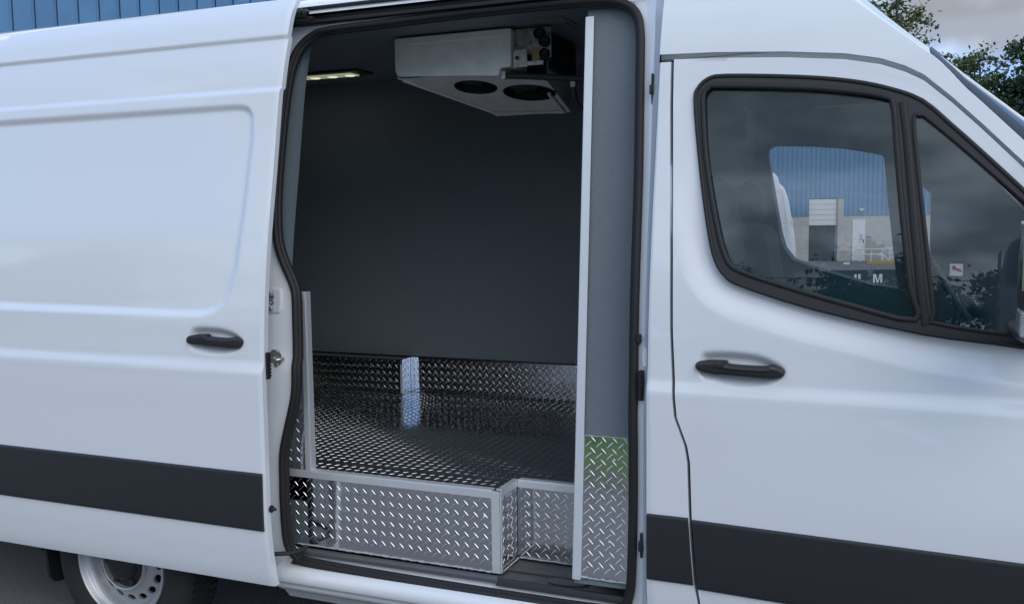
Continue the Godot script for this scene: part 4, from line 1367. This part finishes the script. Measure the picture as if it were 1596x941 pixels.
func build_sky() -> Sky:
	var n1 := FastNoiseLite.new()
	n1.seed = 11
	n1.noise_type = FastNoiseLite.TYPE_SIMPLEX_SMOOTH
	n1.frequency = 0.42
	n1.fractal_octaves = 6
	n1.fractal_gain = 0.52
	var n2 := FastNoiseLite.new()
	n2.seed = 5
	n2.noise_type = FastNoiseLite.TYPE_SIMPLEX_SMOOTH
	n2.frequency = 1.0
	n2.fractal_octaves = 6
	n2.fractal_gain = 0.58
	var W := 1024
	var Hh := 512
	var im := Image.create_empty(W, Hh, false, Image.FORMAT_RGBF)
	for j in Hh:
		var el := PI * (0.5 - (j + 0.5) / Hh)
		for i in W:
			if el < -0.02:
				im.set_pixel(i, j, Color(0.20, 0.20, 0.20))
				continue
			var az := TAU * (i + 0.5) / W
			var d := Vector3(sin(az) * cos(el), sin(el), -cos(az) * cos(el))
			var p := Vector3(d.x, 0.35, d.z) / (maxf(d.y, 0.0) + 0.30) * 1.6 + Vector3(-12.28943, 28.39678, 10.68177)
			var a := n1.get_noise_3dv(p) * 0.5 + 0.5
			var b := n2.get_noise_3dv(p * 1.3 + Vector3(7, 3, 1)) * 0.5 + 0.5
			var cover := smoothstep(0.40, 0.56, a)
			var blue := Color(0.36, 0.72, 1.50).lerp(Color(0.56, 0.90, 1.46), exp(-3.5 * maxf(d.y, 0.0)))
			var cl := Color(0.44, 0.47, 0.53).lerp(Color(1.28, 1.46, 1.72), smoothstep(0.36, 0.66, b))
			im.set_pixel(i, j, blue.lerp(cl, cover))
	var sm := PanoramaSkyMaterial.new()
	sm.panorama = ImageTexture.create_from_image(im)
	var sky := Sky.new()
	sky.sky_material = sm
	return sky

func make_materials() -> void:
	M.paint = material(lin(0.75, 0.78, 0.81), 0.30)
	M.paint.clearcoat_enabled = true
	M.paint.clearcoat = 1.0
	M.paint.clearcoat_roughness = 0.03
	M.strip = grain(material(lin(0.020, 0.022, 0.025), 0.42), 6.0, 0.35, 0.12, 4)
	M.plastic = grain(material(lin(0.018, 0.019, 0.021), 0.48), 8.0, 0.3, 0.10, 5)
	M.plastic_trim = material(lin(0.026, 0.026, 0.028), 0.42)
	M.grey_plastic = grain(material(lin(0.09, 0.095, 0.10), 0.45), 5.0, 0.1, 0.15, 8)
	M.rubber = grain(material(lin(0.013, 0.013, 0.014), 0.62), 5.0, 0.2, 0.2, 6)
	M.tyre = grain(material(lin(0.020, 0.020, 0.020), 0.82), 6.0, 0.15, 0.3, 7)
	M.liner = grain(material(lin(0.155, 0.186, 0.208), 0.50), 3.0, 0.11, 0.50, 9)
	M.plate = material(lin(0.74, 0.75, 0.77), 0.09, 1.0)
	M.plate = grain(M.plate, 1.2, 0.02, 0.035, 10)
	M.lug = material(lin(0.82, 0.83, 0.85), 0.12, 1.0)
	M.trim = grain(material(lin(0.80, 0.82, 0.84), 0.55, 0.75), 4.0, 0.2, 0.15, 12)
	M.sealant = material(lin(0.40, 0.41, 0.42), 0.28)
	M.smear = material(lin(0.16, 0.16, 0.16), 0.7)
	M.zinc = material(lin(0.62, 0.60, 0.55), 0.30, 1.0)
	M.zinc_dull = mottle(material(Color.WHITE, 0.5, 0.2), 3.0, 0.02, lin(0.40, 0.40, 0.39), lin(0.55, 0.55, 0.54))
	M.dull_metal = mottle(material(Color.WHITE, 0.5, 0.4), 4.0, 0.015, lin(0.22, 0.20, 0.18), lin(0.42, 0.40, 0.37), 4, 15)
	M.copper = mottle(material(Color.WHITE, 0.5, 0.3), 9.0, 0.03, lin(0.30, 0.17, 0.09), lin(0.34, 0.30, 0.25))
	M.black_metal = material(lin(0.02, 0.02, 0.022), 0.38)
	M.silver = material(lin(0.50, 0.51, 0.53), 0.46, 0.6)
	M.offwhite = mottle(material(Color.WHITE, 0.55), 1.5, 0.012, lin(0.76, 0.75, 0.72), lin(0.84, 0.83, 0.80), 5, 21)
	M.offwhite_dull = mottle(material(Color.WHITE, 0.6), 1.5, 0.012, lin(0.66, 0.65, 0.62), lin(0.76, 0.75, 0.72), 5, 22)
	M.led = material(lin(0.75, 0.74, 0.62), 0.3)
	M.led.emission_enabled = true
	M.led.emission = Color(1.0, 0.99, 0.86)
	M.led.emission_energy_multiplier = 0.9
	M.diffuser = material(lin(0.7, 0.7, 0.62), 0.4)
	M.diffuser.emission_enabled = true
	M.diffuser.emission = Color(0.93, 0.96, 0.80)
	M.diffuser.emission_energy_multiplier = 0.32
	M.mirror = material(lin(0.88, 0.88, 0.88), 0.05, 1.0)
	M.dark_trim = material(lin(0.011, 0.0115, 0.013), 0.6)
	M.dash = grain(material(lin(0.020, 0.021, 0.024), 0.6), 6.0, 0.2, 0.1, 31)
	M.fabric = grain(material(lin(0.010, 0.010, 0.011), 0.9), 20.0, 0.2, 0.3, 32)
	M.white_print = material(lin(0.75, 0.75, 0.75), 0.5)
	M.red_print = material(lin(0.35, 0.03, 0.02), 0.4)
	var g := material(Color(0.12, 0.33, 0.38, 0.15), 0.0)
	g.transparency = BaseMaterial3D.TRANSPARENCY_ALPHA
	g.metallic_specular = 1.0
	M.glass = g
	var l := material(Color(0.95, 0.97, 0.95, 0.25), 0.05)
	l.transparency = BaseMaterial3D.TRANSPARENCY_ALPHA
	M.lens = l
	M.blue = mottle(material(Color.WHITE, 0.45), 0.35, 0.01, lin(0.078, 0.205, 0.375), lin(0.096, 0.237, 0.42), 4, 41)
	M.blue2 = mottle(material(Color.WHITE, 0.45), 0.35, 0.01, lin(0.070, 0.187, 0.35), lin(0.091, 0.223, 0.40), 4, 42)
	M.beige = mottle(material(Color.WHITE, 0.85), 0.4, 0.015, lin(0.40, 0.39, 0.35), lin(0.48, 0.47, 0.43), 4, 43)
	M.white_wall = material(lin(0.72, 0.73, 0.72), 0.5)
	M.asphalt = mottle(material(Color.WHITE, 0.9), 1.6, 0.10, lin(0.165, 0.158, 0.152), lin(0.305, 0.294, 0.282), 6, 51)
	M.asphalt.normal_enabled = true
	M.asphalt.normal_texture = noise_texture(0.25, 3, null, true, 8.0, 52)
	M.mulch = mottle(material(Color.WHITE, 0.95), 1.2, 0.04, lin(0.055, 0.036, 0.022), lin(0.13, 0.09, 0.058), 5, 53)
	M.grass = mottle(material(Color.WHITE, 0.95), 0.7, 0.04, lin(0.085, 0.16, 0.022), lin(0.15, 0.24, 0.045), 5, 54)
	M.bark = mottle(material(Color.WHITE, 0.95), 1.0, 0.05, lin(0.05, 0.04, 0.03), lin(0.10, 0.085, 0.065), 4, 55)
	var greens := [[0.040, 0.070, 0.020, 0.125, 0.150, 0.055], [0.020, 0.042, 0.018, 0.048, 0.078, 0.026], [0.055, 0.060, 0.020, 0.125, 0.110, 0.045]]
	for k in 3:
		var q: Array = greens[k]
		var lf := mottle(material(Color.WHITE, 0.6), 0.5, 0.02, lin(q[0], q[1], q[2]), lin(q[3], q[4], q[5]), 3, 60 + k)
		lf.backlight_enabled = true
		lf.backlight = Color(0.35, 0.45, 0.2)
		M["leaf%d" % k] = lf
	M.yellow = material(lin(0.45, 0.28, 0.04), 0.7)
	M.cable = material(lin(0.01, 0.01, 0.01), 0.6)

func _ready() -> void:
	rng.seed = 20240
	make_side_table()
	# camera
	var cam := Camera3D.new()
	cam.name = "camera"
	add_child(cam)
	cam.position = Vector3(0.0, 1.7145, 2.7592)
	cam.rotation_degrees = Vector3(-5.328, 22.845, -0.772)
	cam.fov = 34.83
	cam.near = 0.05
	cam.far = 600.0
	cam.current = true
	# sky, haze-free daylight
	var env := Environment.new()
	env.background_mode = Environment.BG_SKY
	env.sky = build_sky()
	env.background_energy_multiplier = 1.0
	env.tonemap_mode = Environment.TONE_MAPPER_LINEAR
	env.tonemap_exposure = 0.83
	env.sdfgi_enabled = true
	env.ssao_enabled = true
	env.ssil_enabled = true
	var we := WorldEnvironment.new()
	we.name = "environment"
	we.environment = env
	add_child(we)
	# veiled sun, high, from the open side of the van
	var sun := DirectionalLight3D.new()
	sun.name = "sun"
	sun.light_energy = 0.50
	sun.light_angular_distance = 45.0
	sun.light_color = Color(1.0, 0.985, 0.965)
	sun.shadow_enabled = true
	add_child(sun)
	sun.rotation_degrees = Vector3(-38, 46, 0)
	make_materials()
	# setting
	structure("ground", sheet(-300, 300, [300.0, -5.0, -60.0, -200.0], 0.0), M.asphalt)
	structure("mulch_bed", sheet(-60, 60, [20.5, 13.3], 0.006), M.mulch)
	var bank := MB.new()
	bank.grid(4, 30, func(u: float, w: float) -> Vector3:
		var z := 20.0 + 280.0 * w * w
		return Vector3(lerpf(-300, 300, 1.0 - u), 0.012 + 2.2 * ease01(20.0, 44.0, z), z))
	structure("grass_verge", bank, M.grass)
	build_near_warehouse()
	build_far_warehouse()
	# the van
	van = thing("cargo_van", Vector3.ZERO, "white refrigerated cargo van with its side door slid open", "van")
	build_body()
	build_sliding_door()
	build_front_door()
	build_load_space()
	build_evaporator()
	build_cab()
	build_mirror()
	build_parked_van()
	# trees beyond the warehouse
	tree("leafy_tree", Vector3(-3.0, -1.2, -65.4), 14.2, Vector3(3.6, 4.2, 3.4), 130, 42, 0.30, M.leaf0, 1, "tall open tree behind the dark pole above the cab roof")
	tree("leafy_tree", Vector3(3.0, -1.2, -64.6), 10.3, Vector3(2.6, 2.5, 2.6), 70, 40, 0.30, M.leaf0, 2, "middle tree with brownish green crown above the windscreen pillar")
	tree("leafy_tree", Vector3(0.9, -1.2, -70.0), 10.6, Vector3(2.6, 2.4, 2.6), 60, 40, 0.30, M.leaf2, 3, "low brownish tree between the pole tree and the middle tree")
	tree("leafy_tree", Vector3(6.5, -1.2, -60.0), 9.0, Vector3(2.9, 3.6, 2.9), 120, 60, 0.34, M.leaf1, 4, "dark dense tree at the right edge of the picture")
	tree("leafy_tree", Vector3(5.0, -1.2, -71.0), 8.0, Vector3(3.2, 2.2, 3.0), 90, 50, 0.42, M.leaf1, 5, "low dark tree behind the windscreen pillar")
	var pole := thing("lamp_pole", Vector3(-1.42, -1.2, -62.0), "thin dark pole rising in front of the tall tree", "pole")
	var pm := MB.new()
	pm.tube([Vector3.ZERO, Vector3(0, 9, 0), Vector3(-0.05, 19, 0)], [0.11, 0.09, 0.06], 10)
	put("shaft", pm, M.cable, pole)
	var pa := MB.new()
	pa.tube([Vector3(-0.05, 18.9, 0), Vector3(0.8, 19.2, 0.3), Vector3(1.9, 19.2, 0.7)], 0.06, 8)
	put("arm", pa, M.cable, pole)
	# low board with letters, kerb and marks beyond the cab windows
	var bd := thing("letter_board", Vector3(-0.98, -0.32, -18.4), "low dark board with white letters seen through the cab windows", "board")
	bd.rotation.y = 0.39
	bar("panel", bd, Vector3(0, 0.52, -0.03), Vector3(1.9, 0.46, 0.05), M.dash, 0.01)
	for x in [-0.8, 0.8]: bar("leg", bd, Vector3(x, 0.16, -0.03), Vector3(0.06, 0.34, 0.05), M.dash, 0.005)
	bar("letter", bd, Vector3(-0.185, 0.605, 0.0), Vector3(0.045, 0.11, 0.012), M.white_print, 0.0)
	bar("letter", bd, Vector3(-0.105, 0.59, 0.0), Vector3(0.045, 0.14, 0.012), M.white_print, 0.0)
	var tm := TextMesh.new()
	tm.text = "M"
	tm.font_size = 32
	tm.pixel_size = 0.0078
	tm.depth = 0.01
	var fnt := SystemFont.new()
	fnt.font_names = PackedStringArray(["Droid Sans"])
	fnt.font_weight = 700
	tm.font = fnt
	var lo := MeshInstance3D.new()
	lo.name = "letter"
	lo.mesh = tm
	lo.material_override = M.white_print
	bd.add_child(lo, true)
	lo.position = Vector3(0.27, 0.565, 0.004)
	var kb := MB.new()
	kb.box(Vector3(-1.5, ground_y(-44.2) + 0.06, -44.2), Vector3(1.25, 0.14, 0.15), 0.02, Basis(Vector3.UP, 0.39))
	tag(put("yellow_kerb", kb, M.yellow, self), "short yellow painted kerb in front of the far warehouse", "kerb")
	var mk := MB.new()
	mk.box(Vector3(-2.9, ground_y(-43.0) + 0.05, -43.0), Vector3(0.28, 0.10, 0.12), 0.02, Basis(Vector3.UP, 0.39))
	tag(put("white_block", mk, M.white_wall, self), "small white block on the ground below the roller door", "block")
	# across the yard, mirrored in paint and glass
	var spots := [[-50.0, 33.0, "first"], [-43.5, 35.0, "second"], [-37.5, 32.0, "third"], [-12.0, 34.0, "fourth"], [-6.5, 35.0, "fifth"], [-1.0, 33.0, "sixth"], [4.5, 34.5, "seventh"], [10.0, 33.0, "eighth"]]
	for k in 8:
		var hgt := rng.randf_range(4.7, 5.4)
		tree("roadside_tree", Vector3(spots[k][0], 1.2, spots[k][1]), hgt - 0.7, Vector3(3.5, hgt * 0.88, 3.0), 100, 150, 0.30, M["leaf%d" % (k % 2)], 100 + k, "dark leafy tree across the yard, %s from the rear end of the van" % spots[k][2], "trees across the yard")
	for k in 3:
		var w := MB.new()
		var path := []
		for j in 25:
			var t := j / 24.0
			path.append(Vector3(lerpf(-45, 45, t), 6.9 - 0.7 * k + 1.2 * pow(2.0 * t - 1.0, 2.0) - 0.02 * k * j, 24.0))
		w.tube(path, 0.014, 5)
		tag(put(numbered("overhead_cable"), w, M.cable, self), ["top cable of the three strung across the yard", "middle cable of the three strung across the yard", "lowest cable of the three strung across the yard"][k], "cable", "overhead cables")
	print("built")
